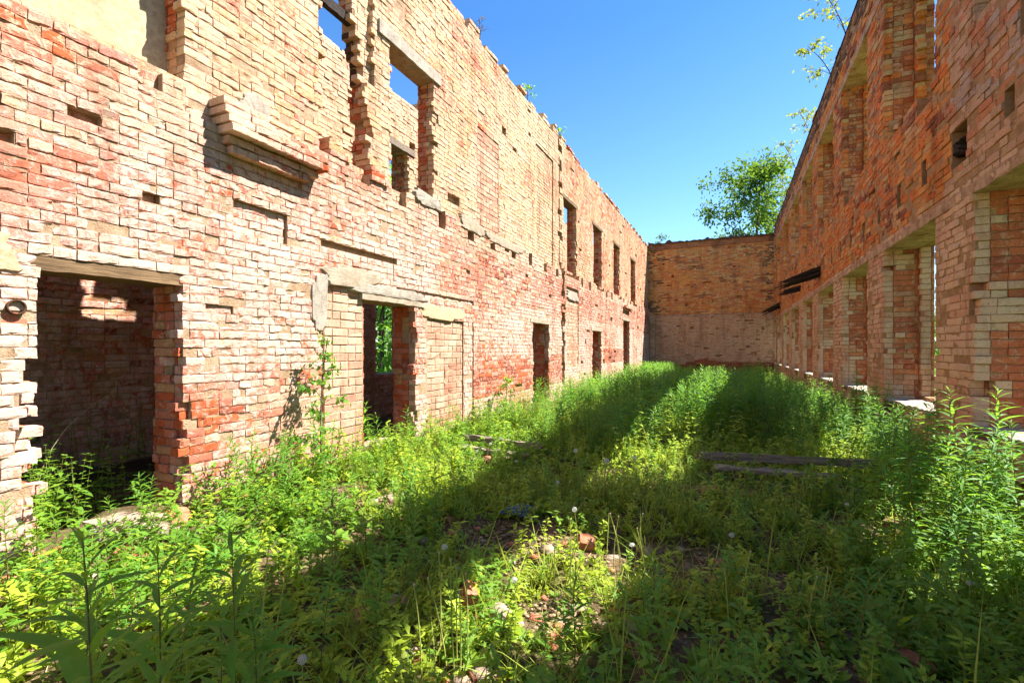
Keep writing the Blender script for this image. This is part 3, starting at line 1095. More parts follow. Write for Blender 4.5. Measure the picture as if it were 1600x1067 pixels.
xs = np.concatenate([[-400, -150, -60, -25, -14, -9], np.arange(-7.5, 4.01, 0.1), [6, 9, 15, 30, 70, 160, 400]])
ys = np.concatenate([[-200, -60, -20, -8], np.arange(-4, 29.5, 0.1), [32, 38, 50, 80, 160, 400]])
GV = np.array([(x, y, gz(x, y) if (-8 < x < 5 and -5 < y < 30) else 0.0) for x in xs for y in ys])
GV[:, 2] += np.where((np.abs(GV[:, 0] + 1) < 7) & (GV[:, 1] < 30) & (GV[:, 1] > -5), np.random.randn(len(GV)) * 0.007, 0)
ny = len(ys)
GF = np.array([(i * ny + j, (i + 1) * ny + j, (i + 1) * ny + j + 1, i * ny + j + 1) for i in range(len(xs) - 1) for j in range(ny - 1)])
m, nt, out = new_mat('earth')
v = obj_vec(nt)
a1, a2, a3 = noise(nt, 1.3, 5, 0.65, v), noise(nt, 9, 6, 0.75, v), noise(nt, 60, 4, 0.7, v)
soil = ramp(nt, a2.outputs[0], [(0.28, (0.06, 0.036, 0.02)), (0.5, (0.15, 0.095, 0.055)), (0.70, (0.30, 0.21, 0.13))])
soil = mixc(nt, 1.0, soil.outputs[0], ramp(nt, a3.outputs[0], [(0.3, (0.6, 0.58, 0.55)), (0.7, (1.25, 1.2, 1.15))]).outputs[0], 'MULTIPLY')
moss = ramp(nt, a2.outputs[0], [(0.3, (0.03, 0.05, 0.012)), (0.7, (0.10, 0.12, 0.03))])
mk = ramp(nt, a1.outputs[0], [(0.44, (0, 0, 0)), (0.60, (1, 1, 1))])
c = mixc(nt, math_n(nt, 'MULTIPLY', mk.outputs[0], 0.6), soil, moss.outputs[0])
sep = N(nt, "ShaderNodeSeparateXYZ")
nt.links.new(v, sep.inputs[0])
outl = math_n(nt, 'GREATER_THAN', math_n(nt, 'ABSOLUTE', math_n(nt, 'ADD', sep.outputs[0], 2.2)), 5.0)
grassy = ramp(nt, a2.outputs[0], [(0.3, (0.05, 0.11, 0.012)), (0.7, (0.11, 0.19, 0.025))])
c = mixc(nt, outl, c, grassy.outputs[0])
hh_ = math_n(nt, 'ADD', a2.outputs[0], math_n(nt, 'MULTIPLY', a3.outputs[0], 0.45))
principled(nt, out, c, 0.97, hh_, 1.0, 0.04, 0.08)
gme = np_mesh('ground', GV, GF, [m], smooth=True)
tag(link('ground', gme), 'uneven earth floor with moss and rubble inside the ruin', 'ground', kind='structure')

# ================================================================== PLANT MESHES
def leaf_geo(Ln, Wd, seg=4, fold=0.25, curl=0.25, mid=True, p=0.8):
    V, F = [], []
    for i in range(seg + 1):
        t = i / seg
        w = Wd * 0.5 * (math.sin(math.pi * (t ** p)) if 0 < t < 1 else (0.12 if t == 0 else 0.02))
        x, z = Ln * t * (1 - 0.12 * curl * t), -curl * Ln * t * t
        if mid:
            V += [(x, -w, z + fold * w), (x, 0, z), (x, w, z + fold * w)]
        else:
            V += [(x, -w, z), (x, w, z)]
    k = 3 if mid else 2
    for i in range(seg):
        b = i * k
        for q in range(k - 1):
            F.append((b + q, b + q + 1, b + k + q + 1, b + k + q))
    return np.array(V), np.array(F)


def orient(V, org, az, el, roll=0.0, sc=1.0):
    Mx = Matrix.Rotation(az, 3, 'Z') @ Matrix.Rotation(-el, 3, 'Y') @ Matrix.Rotation(roll, 3, 'X')
    return (V * sc) @ np.array(Mx).T + np.array(org)


class Geo:
    def __init__(self):
        self.V, self.F, self.mi, self.n = [], [], [], 0

    def add(self, V, F, mi=0):
        self.V.append(V)
        self.F.append(F + self.n)
        self.mi.append(np.full(len(F), mi))
        self.n += len(V)

    def tube(self, pts, rads, sides=5, mi=0):
        pts = [np.array(p, float) for p in pts]
        V, F = [], []
        for i, p in enumerate(pts):
            d = (pts[min(i + 1, len(pts) - 1)] - pts[max(i - 1, 0)])
            d = d / (np.linalg.norm(d) + 1e-9)
            u = np.cross(d, (0.31, 0.9, 0.2))
            u = u / (np.linalg.norm(u) + 1e-9)
            w = np.cross(d, u)
            for k in range(sides):
                a = 2 * math.pi * k / sides
                V.append(p + rads[i] * (math.cos(a) * u + math.sin(a) * w))
        for i in range(len(pts) - 1):
            for k in range(sides):
                F.append((i * sides + k, i * sides + (k + 1) % sides, (i + 1) * sides + (k + 1) % sides, (i + 1) * sides + k))
        self.add(np.array(V), np.array(F), mi)

    def arr(self):
        return np.concatenate(self.V), np.concatenate(self.F), np.concatenate(self.mi)


def willowherb(h, seed, lod=0, llen=0.125, lean=0.1, wfac=0.15):
    rs = random.Random(seed)
    g = Geo()
    n = 8 if lod == 0 else 3
    az0 = rs.uniform(0, 6.28)
    stem = []
    for i in range(n + 1):
        t = i / n
        stem.append((lean * h * t * t * math.cos(az0) + (0.008 * math.sin(5 * t + az0) if lod == 0 else 0), lean * h * t * t * math.sin(az0), h * t))
    sp = np.array(stem)
    g.tube(stem, [0.0034 * (1 - 0.75 * i / n) * (0.7 + 0.5 * h) for i in range(n + 1)], 5 if lod == 0 else 3, 1)
    nl = int((58 if lod == 0 else 34 if lod == 1 else 24) * (0.55 + 0.5 * h))
    az = rs.uniform(0, 6)
    for i in range(nl):
        t = 0.12 + 0.88 * (i / nl) ** 0.85
        az += 2.4 + rs.uniform(-0.35, 0.35)
        f = t * n
        k = min(int(f), n - 1)
        org = sp[k] + (sp[k + 1] - sp[k]) * (f - k)
        prof = (0.45 + 0.8 * t) if t < 0.65 else (0.97 - 0.70 * ((t - 0.65) / 0.35) ** 2.2)
        ln = llen * prof * rs.uniform(0.8, 1.15)
        el = R(14 + 28 * t ** 1.4 + rs.uniform(-16, 18)) + (0.45 * (t - 0.9) * 10 if t > 0.9 else 0)
        if lod == 0:
            V, F = leaf_geo(ln, ln * wfac, 4, 0.35, rs.uniform(0.15, 0.6))
        elif lod == 1:
            V, F = leaf_geo(ln, ln * wfac * 1.1, 3, 0, rs.uniform(0.1, 0.4), False)
        else:
            V, F = leaf_geo(ln * 1.1, ln * wfac * 1.5, 2, 0, rs.uniform(0.1, 0.4), False)
        g.add(orient(V, org, az, el, rs.uniform(-0.4, 0.4)), F, 0)
    return g.arr()


def nettle(h, seed, lod=0, llen=0.085):
    """upright herb with pairs of broad toothed leaves"""
    rs = random.Random(seed)
    g = Geo()
    az0 = rs.uniform(0, 6.28)
    top = np.array((0.12 * h * math.cos(az0), 0.12 * h * math.sin(az0), h))
    g.tube([(0, 0, 0), tuple(top * 0.5 + np.array((0.01, 0, 0))), tuple(top)], [0.004, 0.003, 0.0015], 4, 1)
    np_ = max(4, int(h / 0.065))
    az = rs.uniform(0, 3)
    for i in range(np_):
        t = 0.15 + 0.85 * i / (np_ - 1)
        az += math.pi / 2 + rs.uniform(-0.2, 0.2)
        for s in (0, math.pi):
            ln = llen * (1.1 - 0.55 * t) * rs.uniform(0.8, 1.2)
            V, F = leaf_geo(ln, ln * 0.55, 4 if lod == 0 else 3, 0.2, rs.uniform(0.15, 0.5), lod == 0, 0.62)
            g.add(orient(V, top * t, az + s + rs.uniform(-.2, .2), R(rs.uniform(-5, 35)), rs.uniform(-.3, .3)), F, 0)
    return g.arr()


def rosette(seed, n=9, ln=0.11, wf=0.42, up=35, p=1.3):
    rs = random.Random(seed)
    g = Geo()
    for i in range(n):
        l = ln * rs.uniform(0.6, 1.25)
        V, F = leaf_geo(l, l * wf, 3, 0.2, rs.uniform(0.2, 0.6), False, p)
        o = (rs.uniform(-.02, .02), rs.uniform(-.02, .02), rs.uniform(0, 0.05))
        g.add(orient(V, o, rs.uniform(0, 6.28), R(rs.uniform(5, up * 2)), rs.uniform(-.5, .5)), F, 0)
    return g.arr()


def sprig(seed, h=0.22, n=16, ln=0.045, wf=0.5):
    rs = random.Random(seed)
    g = Geo()
    az0 = rs.uniform(0, 6)
    lean = rs.uniform(0.1, 0.6)
    top = np.array((lean * h * math.cos(az0), lean * h * math.sin(az0), h))
    g.tube([(0, 0, 0), tuple(top * 0.55 + np.array((0, 0, 0.02))), tuple(top)], [0.0022, 0.0018, 0.001], 3, 1)
    for i in range(n):
        t = 0.15 + 0.85 * i / n
        l = ln * rs.uniform(0.7, 1.3)
        V, F = leaf_geo(l, l * wf, 2, 0, rs.uniform(0.0, 0.4), False, 0.8)
        g.add(orient(V, top * t + np.array((0, 0, 0.02 * math.sin(3 * t))), rs.uniform(0, 6.28), R(rs.uniform(-10, 50)), rs.uniform(-.4, .4)), F, 0)
    return g.arr()


def grass_tuft(seed, n=12, h=0.3):
    rs = random.Random(seed)
    g = Geo()
    for i in range(n):
        l = h * rs.uniform(0.5, 1.2)
        V, F = leaf_geo(l, 0.006 + 0.004 * rs.random(), 3, 0, rs.uniform(0.1, 0.7), False, 0.5)
        g.add(orient(V, (rs.uniform(-.04, .04), rs.uniform(-.04, .04), 0), rs.uniform(0, 6.28), R(rs.uniform(50, 86)), rs.uniform(-1, 1)), F, 0)
    return g.arr()


def merge(name, temps, places, mats):
    """places: (template index, x, y, z, rot, scale, tilt)"""
    Vs, Fs, Ms, n = [], [], [], 0
    for (ti, x, y, z, rz, sc, tx) in places:
        V, F, mi = temps[ti]
        ca, sa = math.cos(rz), math.sin(rz)
        Q = V * sc
        X, Y, Z = Q[:, 0] + tx * Q[:, 2], Q[:, 1], Q[:, 2]
        Vs.append(np.stack([X * ca - Y * sa + x, X * sa + Y * ca + y, Z + z], 1))
        Fs.append(F + n)
        Ms.append(mi)
        n += len(V)
    me = np_mesh(name, np.concatenate(Vs), np.concatenate(Fs), mats, np.concatenate(Ms))
    return link(name, me)


def plant_part_meshes(name, geo, mats):
    """split one plant into leaves and stem meshes"""
    V, F, mi = geo
    res = []
    for k in (0, 1):
        FF = F[mi == k]
        used = np.unique(FF)
        mp = -np.ones(len(V), int)
        mp[used] = np.arange(len(used))
        res.append(np_mesh(name + ('_leaves', '_stem')[k], V[used], mp[FF], [mats[k]]))
    return res


def depth_of(x, y):
    return -x * math.sin(YAW) + y * math.cos(YAW)


def u_of(x, y):
    return 800 + FPX * (x * math.cos(YAW) + y * math.sin(YAW)) / max(depth_of(x, y), 0.05)


BARE = [(0.45, 5.55, 0.8, 0.22), (0.45, 6.0, 0.95, 0.2), (-2.8, 5.7, 0.7, 0.25), (-0.10, 3.35, 0.75, 0.32), (-1.55, 3.35, 0.65, 0.28), (-3.2, 3.7, 0.55, 0.35), (-0.85, 2.45, 0.3, 0.22), (-0.35, 5.2, 0.5, 0.2),
        (0.9, 4.6, 0.4, 0.3), (-0.7, 7.6, 0.5, 0.3), (-1.05, 1.75, 0.3, 0.15)]


def bare(x, y):
    return any(((x - a) / p) ** 2 + ((y - b) / q) ** 2 < 1 for a, b, p, q in BARE)


prs = random.Random(21)
# ------------------------------------------------ willowherb candidates
cands = []


def wh(x, y, h):
    cands.append((x, y, h))


for _ in range(5200):
    x, y = prs.uniform(-4.0, 1.95), prs.uniform(5.6, 28.0)
    d = n3(x * 1.7 + 9, y * 0.7)
    e = n1(x * 1.2 + 3, y * 0.8)
    edge = 5.9 + 1.3 * (1 - abs((x + 1.6) / 1.2) if abs(x + 1.6) < 1.2 else 0) * -0.4 + (1.6 if x > -0.9 else 0) + (0.5 if x < -2.6 else 0)
    if y < edge + e * 1.2:
        continue
    if y < 10 and bare(x, y):
        continue
    if prs.random() > 0.35 + 0.75 * d:
        continue
    h = 0.50 + 0.58 * e + prs.uniform(-0.14, 0.2)
    if y > 14:
        h = 0.40 + 0.36 * e + prs.uniform(-0.1, 0.15)
    if x < -2.9:
        h *= 0.8
    if y > 20 and x < -2.5:
        h += 0.22
    if x > 0.9 and y > 8.5:
        h *= 0.72
    wh(x, y, max(0.25, h))
for _ in range(150):       # weeds along the foot of the sunlit wall
    x, y = -4.05 + abs(prs.gauss(0, 0.35)), prs.uniform(2.7, 10)
    if 4.7 < y < 5.9 and prs.random() < 0.5:
        continue
    wh(x, y, prs.uniform(0.28, 0.6))
for _ in range(70):        # and along the shaded wall
    x, y = 1.95 - abs(prs.gauss(0, 0.3)), prs.uniform(3.4, 9)
    wh(x, y, prs.uniform(0.35, 0.95))
for _ in range(26):        # tall clump under the near window
    x, y = prs.uniform(1.0, 1.95), prs.uniform(3.4, 5.2)
    wh(x, y, prs.uniform(0.6, 1.15))
for _ in range(60):
    x, y = prs.uniform(0.7, 1.9), prs.uniform(5.9, 8.5)
    wh(x, y, prs.uniform(0.4, 0.85))
for _ in range(70):        # sprinkled in the foreground
    x, y = prs.uniform(-3.6, 1.7), prs.uniform(1.2, 6.0)
    if bare(x, y) or depth_of(x, y) < 1.3:
        continue
    wh(x, y, prs.uniform(0.22, 0.5))
for _ in range(60):
    x, y = prs.uniform(-3.9, -2.2), prs.uniform(1.2, 4.6)
    wh(x, y, prs.uniform(0.25, 0.55))
key = [(-1.10, 0.50, 1.16), (-1.20, 0.66, 1.06), (-1.18, 0.86, 1.0), (-1.32, 0.56, 0.98), (-1.28, 0.98, 0.8), (-1.42, 0.95, 0.74), (-1.52, 1.73, 0.66), (-1.62, 1.55, 0.56),
       (-1.95, 1.15, 0.62), (-2.3, 1.0, 0.6), (-1.75, 0.75, 0.7), (-2.6, 1.3, 0.6), (-1.40, 1.80, 0.5), (-0.62, 2.05, 0.42),
       (0.12, 3.75, 0.46), (-1.85, 2.6, 0.62), (-2.15, 3.3, 0.55), (-3.6, 3.6, 0.9), (-3.4, 3.35, 0.8), (-3.0, 4.2, 0.7), (-3.7, 4.1, 0.85), (-2.0, 2.0, 0.7), (-1.7, 2.2, 0.6)]
for k in key:
    cands.append(k)
cands = [c for c in cands if -30 < u_of(c[0], c[1]) < 1640]
# big plants near the lens first
cands.sort(key=lambda c: -(c[2] / max(depth_of(c[0], c[1]), 0.3)))
near, rest = cands[:290], cands[290:]
WHV = [willowherb(h, 100 + i, 0, ll, ln_) for i, (h, ll, ln_) in enumerate(
    [(1.05, 0.165, 0.02), (0.9, 0.155, 0.05), (0.72, 0.125, 0.08), (0.6, 0.115, 0.2), (0.45, 0.10, 0.15), (0.35, 0.085, 0.25)])]
VH = [1.05, 0.9, 0.72, 0.6, 0.45, 0.35]
WHP = [plant_part_meshes('willowherb', g, (M['leaf'], M['stem_r'])) for g in WHV]
WHM = [np_mesh('willowherb_whole', g[0], g[1], [M['leaf'], M['stem_r']], g[2]) for g in WHV]


def where(x, y):
    if x < -3.3:
        return 'at the foot of the sunlit wall'
    if x > 1.2:
        return 'at the foot of the shaded wall'
    if y > 6:
        return 'in the dense stand along the middle of the ruin'
    return 'in the open weedy foreground of the ruin'


for i, (x, y, h) in enumerate(near):
    vi = min(range(6), key=lambda k: abs(VH[k] - h) + prs.random() * 0.15)
    sc = h / VH[vi]
    z = gz(x, y) - 0.01
    rz = prs.uniform(0, 6.28)
    big = i < 70
    if big:
        o = empty('willowherb', (x, y, z), rz)
        link('foliage', WHP[vi][0], o)
        link('stem', WHP[vi][1], o)
    else:
        o = link('willowherb', WHM[vi])
        o.location = (x, y, z)
        o.rotation_euler = (0, 0, rz)
    o.scale = (sc, sc, sc * prs.uniform(0.95, 1.05))
    tl = 0.03 if depth_of(x, y) < 1.4 else 0.14
    o.rotation_euler = (prs.gauss(0, tl), prs.gauss(0, tl), rz)
    size = 'tall' if h > 0.7 else 'knee-high' if h > 0.45 else 'short'
    tag(o, '%s green willowherb with narrow leaves %s' % (size, where(x, y)), 'plant', 'willowherb plants across the ruin floor')
nm = {(-1.10, 0.50, 1.16): 'tallest dark willowherb, leaves spread wide, nearest the lower left corner',
      (-1.20, 0.66, 1.06): 'second tall dark willowherb, just right of the tallest one in the corner',
      (-1.18, 0.86, 1.0): 'upright dark willowherb standing before the sunlit ground right of the corner plants',
      (-1.52, 1.73, 0.66): 'bushy willowherb at the edge of light and shadow left of the bare stalks'}
for i, c in enumerate(near):
    if c in nm:
        for o in bpy.data.objects:
            if o.name.startswith('willowherb') and o.parent is None and abs(o.location.x - c[0]) < 1e-4 and abs(o.location.y - c[1]) < 1e-4:
                o['label'] = nm[c]
LOD1 = [willowherb(h, 300 + i, 1, 0.115, 0.15) for i, h in enumerate((0.8, 0.65, 0.5, 0.9))]
LOD2 = [willowherb(h, 320 + i, 2, 0.125, 0.15) for i, h in enumerate((0.8, 0.65, 0.5, 0.9))]
H4 = (0.8, 0.65, 0.5, 0.9)
pl = []
for (x, y, h) in rest:
    k = prs.randrange(4)
    pl.append(((k if depth_of(x, y) < 13 else 4 + k), x, y, gz(x, y) - 0.01, prs.uniform(0, 6.28), h / H4[k], prs.uniform(-0.15, 0.15)))
NL = [nettle(h, 340 + i, 1, 0.09) for i, h in enumerate((0.7, 0.55))]
pn = []
for _ in range(420):
    x, y = prs.uniform(-4.0, 1.95), prs.uniform(5.2, 24)
    if n1(x * 1.5 + 31, y) > 0.5 and not bare(x, y):
        pn.append((prs.randrange(2), x, y, gz(x, y) - 0.01, prs.uniform(0, 6.28), prs.uniform(0.6, 1.3), 0.0))
tag(merge('undergrowth', NL, pn, [M['leaf_y'], M['stem']]), 'broad-leaved pale weeds mixed through the stand of willowherb', 'undergrowth', kind='stuff')
tag(merge('undergrowth', LOD1 + LOD2, pl, [M['leaf'], M['stem']]), 'dense mass of willowherb filling the far floor of the ruin', 'undergrowth', kind='stuff')

# ------------------------------------------------ low herbs and grass: nobody could count them
HB = ([rosette(400 + i, 11 + i, 0.055 + 0.01 * i, 0.36, 36) for i in range(4)] + [sprig(420 + i, 0.13 + 0.045 * i, 20 + 3 * i, 0.034 + 0.003 * i, 0.42) for i in range(5)]
      + [rosette(440 + i, 12, 0.04, 0.7, 30, 0.8) for i in range(3)])
GT = [grass_tuft(460 + i, 12, 0.2 + 0.06 * i) for i in range(4)] + [grass_tuft(470 + i, 3, 0.55 + .1 * i) for i in range(2)]
pl_y, pl_d, pl_g = [], [], []
for _ in range(24000):
    if prs.random() < 0.72:
        x, y = prs.uniform(-4.1, 2.0), 0.4 + 8.6 * prs.random() ** 0.8
    else:
        x, y = prs.uniform(-4.1, 2.0), prs.uniform(7, 27.5)
    if depth_of(x, y) < 0.7 or not (-60 < u_of(x, y) < 1660):
        continue
    b = bare(x, y)
    if b and prs.random() < 0.86:
        continue
    dens = n2(x * 1.4 + 5, y) * 0.6 + n1(x, y + 4) * 0.7
    if prs.random() > 0.3 + 0.75 * dens:
        continue
    sc = prs.uniform(0.55, 1.25) * (1.0 + (0.25 if x > 0.6 or x < -2.2 else 0))
    it = (prs.randrange(len(HB)), x, y, gz(x, y) - 0.008, prs.uniform(0, 6.28), sc, prs.uniform(-.2, .2))
    (pl_y if n1(x * 1.1 + 11, y) + prs.uniform(-.25, .25) > (0.38 if x < -1.7 else 0.5) else pl_d).append(it)  # more yellow herbs on the left strip, brightening the sunlit ground by colour
for _ in range(5200):
    x, y = prs.uniform(-4.0, 1.9), 0.6 + 12 * prs.random() ** 0.9
    if depth_of(x, y) < 0.8 or bare(x, y) and prs.random() < 0.7 or not (-60 < u_of(x, y) < 1660):
        continue
    if n1(x + 21, y * 1.2) < 0.42:
        continue
    pl_g.append((prs.choice((0, 1, 2, 3, 3, 4, 5)), x, y, gz(x, y) - 0.01, prs.uniform(0, 6.28), prs.uniform(0.5, 1.1), 0.0))
tag(merge('ground_cover', HB, pl_y, [M['leaf_y'], M['stem']]), 'yellow green low herbs carpeting the floor', 'ground cover', kind='stuff')
tag(merge('ground_cover', HB, pl_d, [M['leaf_d'], M['stem']]), 'dark green low herbs carpeting the floor', 'ground cover', kind='stuff')
tag(merge('grass', GT, pl_g, [M['grass'], M['stem']]), 'thin grass blades among the herbs', 'grass', kind='stuff')

# ------------------------------------------------ nettles inside the rooms and by the right wall
NT = [nettle(h, 500 + i) for i, h in enumerate((0.75, 0.6, 0.45))]
NTM = [np_mesh('nettle', g[0], g[1], [M['leaf_d'], M['stem']], g[2]) for g in NT]
nets = []
for _ in range(130):
    nets.append((prs.uniform(-6.45, -4.7), prs.uniform(1.0, 4.0), 'behind the near doorway of the sunlit wall', 'nettles behind the near doorway'))
for _ in range(30):
    nets.append((prs.uniform(-5.1, -4.55), prs.uniform(1.7, 2.35), 'behind the near doorway of the sunlit wall', 'nettles behind the near doorway'))
for _ in range(12):
    nets.append((prs.uniform(-6.2, -4.8), prs.uniform(5.6, 8.0), 'behind the middle doorway', 'nettles behind the middle doorway'))
for _ in range(30):
    nets.append((prs.uniform(0.5, 1.95), prs.uniform(2.9, 5.4), 'by the near window of the shaded wall', 'nettles by the shaded wall'))
for _ in range(16):
    nets.append((prs.uniform(-1.9, -0.9), prs.uniform(1.2, 2.1), 'in the shade at the bottom edge', 'broad-leaved weeds at the bottom edge'))
for (x, y, w, g) in nets:
    k = prs.randrange(3)
    o = link('nettle', NTM[k])
    o.location = (x, y, gz(x, y) - 0.01)
    o.rotation_euler = (0, 0, prs.uniform(0, 6.28))
    sc = prs.uniform(0.6, 1.15) * (0.42 if 'bottom' in w else 1)
    o.scale = (sc, sc, sc)
    tag(o, 'leafy dark green nettle growing ' + w, 'plant', g)

# ------------------------------------------------ dandelions gone to seed
def seed_head(g, c, r, mi):
    rs = random.Random(7)
    for i in range(70):
        z = 1 - 2 * (i + 0.5) / 70
        a = 2.4 * i
        q = math.sqrt(1 - z * z)
        d = np.array((q * math.cos(a), q * math.sin(a), z))
        u = np.cross(d, (0.3, 0.5, 0.8))
        u /= np.linalg.norm(u)
        w = np.cross(d, u)
        p = c + d * r
        s = r * 0.17
        g.add(np.array([p + u * s, p + w * s, p - u * s, p - w * s]), np.array([(0, 1, 2, 3)]), mi)
        g.add(np.array([c + d * r * 0.25 + u * 0.0003, c + d * r * 0.25 - u * 0.0003, p - u * 0.0005, p + u * 0.0005]), np.array([(0, 1, 2, 3)]), mi)


def dandelion(seed, h, head=True):
    rs = random.Random(seed)
    g = Geo()
    a = rs.uniform(0, 6)
    b = rs.uniform(0.02, 0.14) * h
    pts = [(b * t * t * math.cos(a), b * t * t * math.sin(a), h * t) for t in (0, .25, .5, .75, 1)]
    g.tube(pts, [0.0034, 0.0032, 0.003, 0.0027, 0.0025], 5, 1)
    top = np.array(pts[-1])
    if head:
        seed_head(g, top + np.array((0, 0, 0.012)), 0.021, 0)
    else:
        g.tube([top, top + np.array((0, 0, 0.006)), top + np.array((0, 0, 0.014))], [0.0025, 0.006, 0.003], 6, 0)
    return g.arr()


DS = [plant_part_meshes('dandelion', dandelion(600 + i, 0.34), (M['puff'], M['stalk'])) for i in range(3)]
DB = [plant_part_meshes('bare_stalk', dandelion(620 + i, 0.5, False), (M['dry'], M['stalk'])) for i in range(4)]


def ground_at(u, v, zz=0.0):
    d = (CAM_H - zz) * FPX / (v - 545.5)
    t = (u - 800) / FPX
    return d * (-math.sin(YAW) + t * math.cos(YAW)), d * (math.cos(YAW) + t * math.sin(YAW)), d


puffs = [(943, 725, .42, 'on the tallest stalk before the dark willowherb stand'), (988, 722, .38, 'beside the sunlit middle patch'), (903, 700, .4, 'at the left edge of the dark willowherb stand'),
         (781, 685, .3, 'highest of the sunlit pair by the fallen board'), (768, 692, .27, 'lower of the sunlit pair by the fallen board'), (747, 700, .25, 'in sun left of the sunlit pair'),
         (804, 715, .25, 'just below the fallen board in sun'), (770, 730, .2, 'low in the sunny herbs near the wall'), (690, 843, .3, 'over the clump of bare stalks'),
         (806, 895, .22, 'low in shade beside the bare earth'), (903, 797, .3, 'hanging over shaded earth beside the blue rag'), (985, 848, .2, 'small one in the near sun patch'),
         (1142, 837, .26, 'left of the bare stalks in right shade'), (1325, 780, .28, 'in shade in front of the right plank'), (1438, 790, .3, 'in sun by the shaded wall'),
         (475, 1022, .3, 'wide flattened one at the bottom edge'), (140, 838, .28, 'in front of the near doorway'), (604, 780, .1, 'very short one near the pale debris'),
         (868, 760, .25, 'in half shade beyond the blue rag'), (1513, 915, .25, 'among sunlit weeds at lower right')]
for i, (u, v, h, w) in enumerate(puffs):
    # v is where the head is seen
    x, y, d = ground_at(u, v, h)
    z = gz(x, y) - 0.01
    o = empty('dandelion', (x, y, z), prs.uniform(0, 6.28))
    k = i % 3
    link('seed_head', DS[k][0], o)
    link('stalk', DS[k][1], o)
    s = (h + 0.01) / 0.36
    o.scale = (max(0.85, s), max(.85, s), s)
    tag(o, 'white dandelion seed head ' + w, 'dandelion', 'dandelions gone to seed')
clumps = [(712, 1065, 7, 0.50, 'in the clump at the bottom edge'), (985, 900, 6, 0.42, 'at the upper end of the near sun patch'),
          (895, 930, 4, 0.42, 'at the left side of the near sun patch'), (1148, 985, 4, 0.38, 'right of the near sun patch'),
          (925, 795, 9, 0.40, 'before the dark willowherb stand'), (1000, 790, 5, 0.35, 'below the middle sun patch'), (1260, 800, 4, 0.3, 'before the shaded plank'),
          (820, 790, 5, 0.35, 'left of the dark willowherb stand'), (1278, 1030, 2, 0.4, 'in the dark lower right corner')]
for (u, v, n, h, w) in clumps:
    cx, cy, d = ground_at(u, v)
    for q in range(n):
        x, y = cx + prs.gauss(0, 0.07), cy + prs.gauss(0, 0.07)
        o = empty('bare_stalk', (x, y, gz(x, y) - 0.01), prs.uniform(0, 6.28))
        k = prs.randrange(4)
        link('tip', DB[k][0], o)
        link('stalk', DB[k][1], o)
        s = h * prs.uniform(0.7, 1.1) / 0.5
        o.scale = (1.0, 1.0, s)
        o.rotation_euler = (prs.uniform(-.08, .08), prs.uniform(-.08, .08), prs.uniform(0, 6))
        tag(o, 'thin bare yellow green stalk ' + w, 'stalk', 'bare stalks ' + w)


# ================================================================== TREES AND SAPLINGS
def tree(name, loc, h, crown_r, seed, label, cat, group=None, leaf=0.13, nleaf=5200, mat='leaf_t', trunk_r=0.14, base=0.3, lean=(0, 0), nlimb=13, droop=0.3, spread=0.5):
    rs = random.Random(seed)
    nr = np.random.RandomState(seed)
    o = empty(name, loc)
    tag(o, label, cat, group)
    tr, ends = Geo(), []
    pts = [(lean[0] * t * t * h + 0.03 * h * math.sin(3 * t + seed) * t, lean[1] * t * t * h + 0.03 * h * math.cos(2.4 * t + seed) * t - 0.03 * h * math.cos(seed) * t, h * t * 0.97) for t in np.linspace(0, 1, 8)]
    P = np.array(pts)
    tr.tube(pts, [trunk_r * (1 - 0.9 * t) + 0.004 for t in np.linspace(0, 1, 8)], 7)
    az = rs.uniform(0, 6)
    for i in range(nlimb):
        t = base + (1 - base) * (i + rs.random() * 0.6) / nlimb
        f = min(t, 0.99) * 7
        k = int(f)
        org = P[k] + (P[min(k + 1, 7)] - P[k]) * (f - k)
        az += 2.4 + rs.uniform(-.4, .4)
        rad = crown_r * math.sin(math.pi * min(0.97, 0.22 + 0.78 * (t - base) / (1 - base)) ** 0.9) * rs.uniform(0.75, 1.15) + 0.1 * crown_r
        tip = org + np.array((rad * math.cos(az), rad * math.sin(az), rad * rs.uniform(0.15, 0.75)))
        mid = (org + tip) / 2 + np.array((0, 0, rad * 0.12))
        rr = trunk_r * (1 - t * 0.8) * 0.4 + 0.003
        tr.tube([org, mid, tip], [rr, rr * 0.6, rr * 0.2], 5)
        for q in range(5):
            f2 = 0.35 + 0.65 * q / 4
            b = org + (mid - org) * min(1, 2 * f2) if f2 < 0.5 else mid + (tip - mid) * (2 * f2 - 1)
            e = b + np.array((rs.gauss(0, 1), rs.gauss(0, 1), rs.gauss(0.1, 0.6))) * rad * 0.28
            tr.tube([b, e], [rr * 0.3 + 0.002, 0.002], 3)
            ends += [e, (b + e) / 2, b + (e - b) * 0.8]
        ends += [tip, mid + (tip - mid) * 0.6]
    for q in range(4):
        ends.append(P[7] + np.array((rs.gauss(0, .1), rs.gauss(0, .1), rs.gauss(0, .1))) * crown_r)
    V0, F0 = leaf_geo(leaf, leaf * 0.55, 2, 0, 0.25, False, 0.7)
    cr = Geo()
    E = np.array(ends)
    wts = nr.rand(len(E)) ** 2 + 0.08
    wts /= wts.sum()
    cnt = nr.multinomial(nleaf, wts)
    sg = crown_r * 0.105 * spread * 2
    for e, c in zip(E, cnt):
        for _ in range(c):
            p = e + nr.randn(3) * np.array((sg, sg, sg * 0.7)) - np.array((0, 0, droop * abs(nr.randn()) * sg))
            cr.add(orient(V0, p, nr.rand() * 6.28, R(nr.uniform(-75, 25)), nr.uniform(-1, 1), nr.uniform(0.7, 1.25)), F0, 0)
    V, F, mi = tr.arr()
    link('trunk', np_mesh('trunk', V, F, [M['bark']], smooth=True), o)
    V, F, mi = cr.arr()
    link('crown', np_mesh('crown', V, F, [M[mat]]), o)
    return o


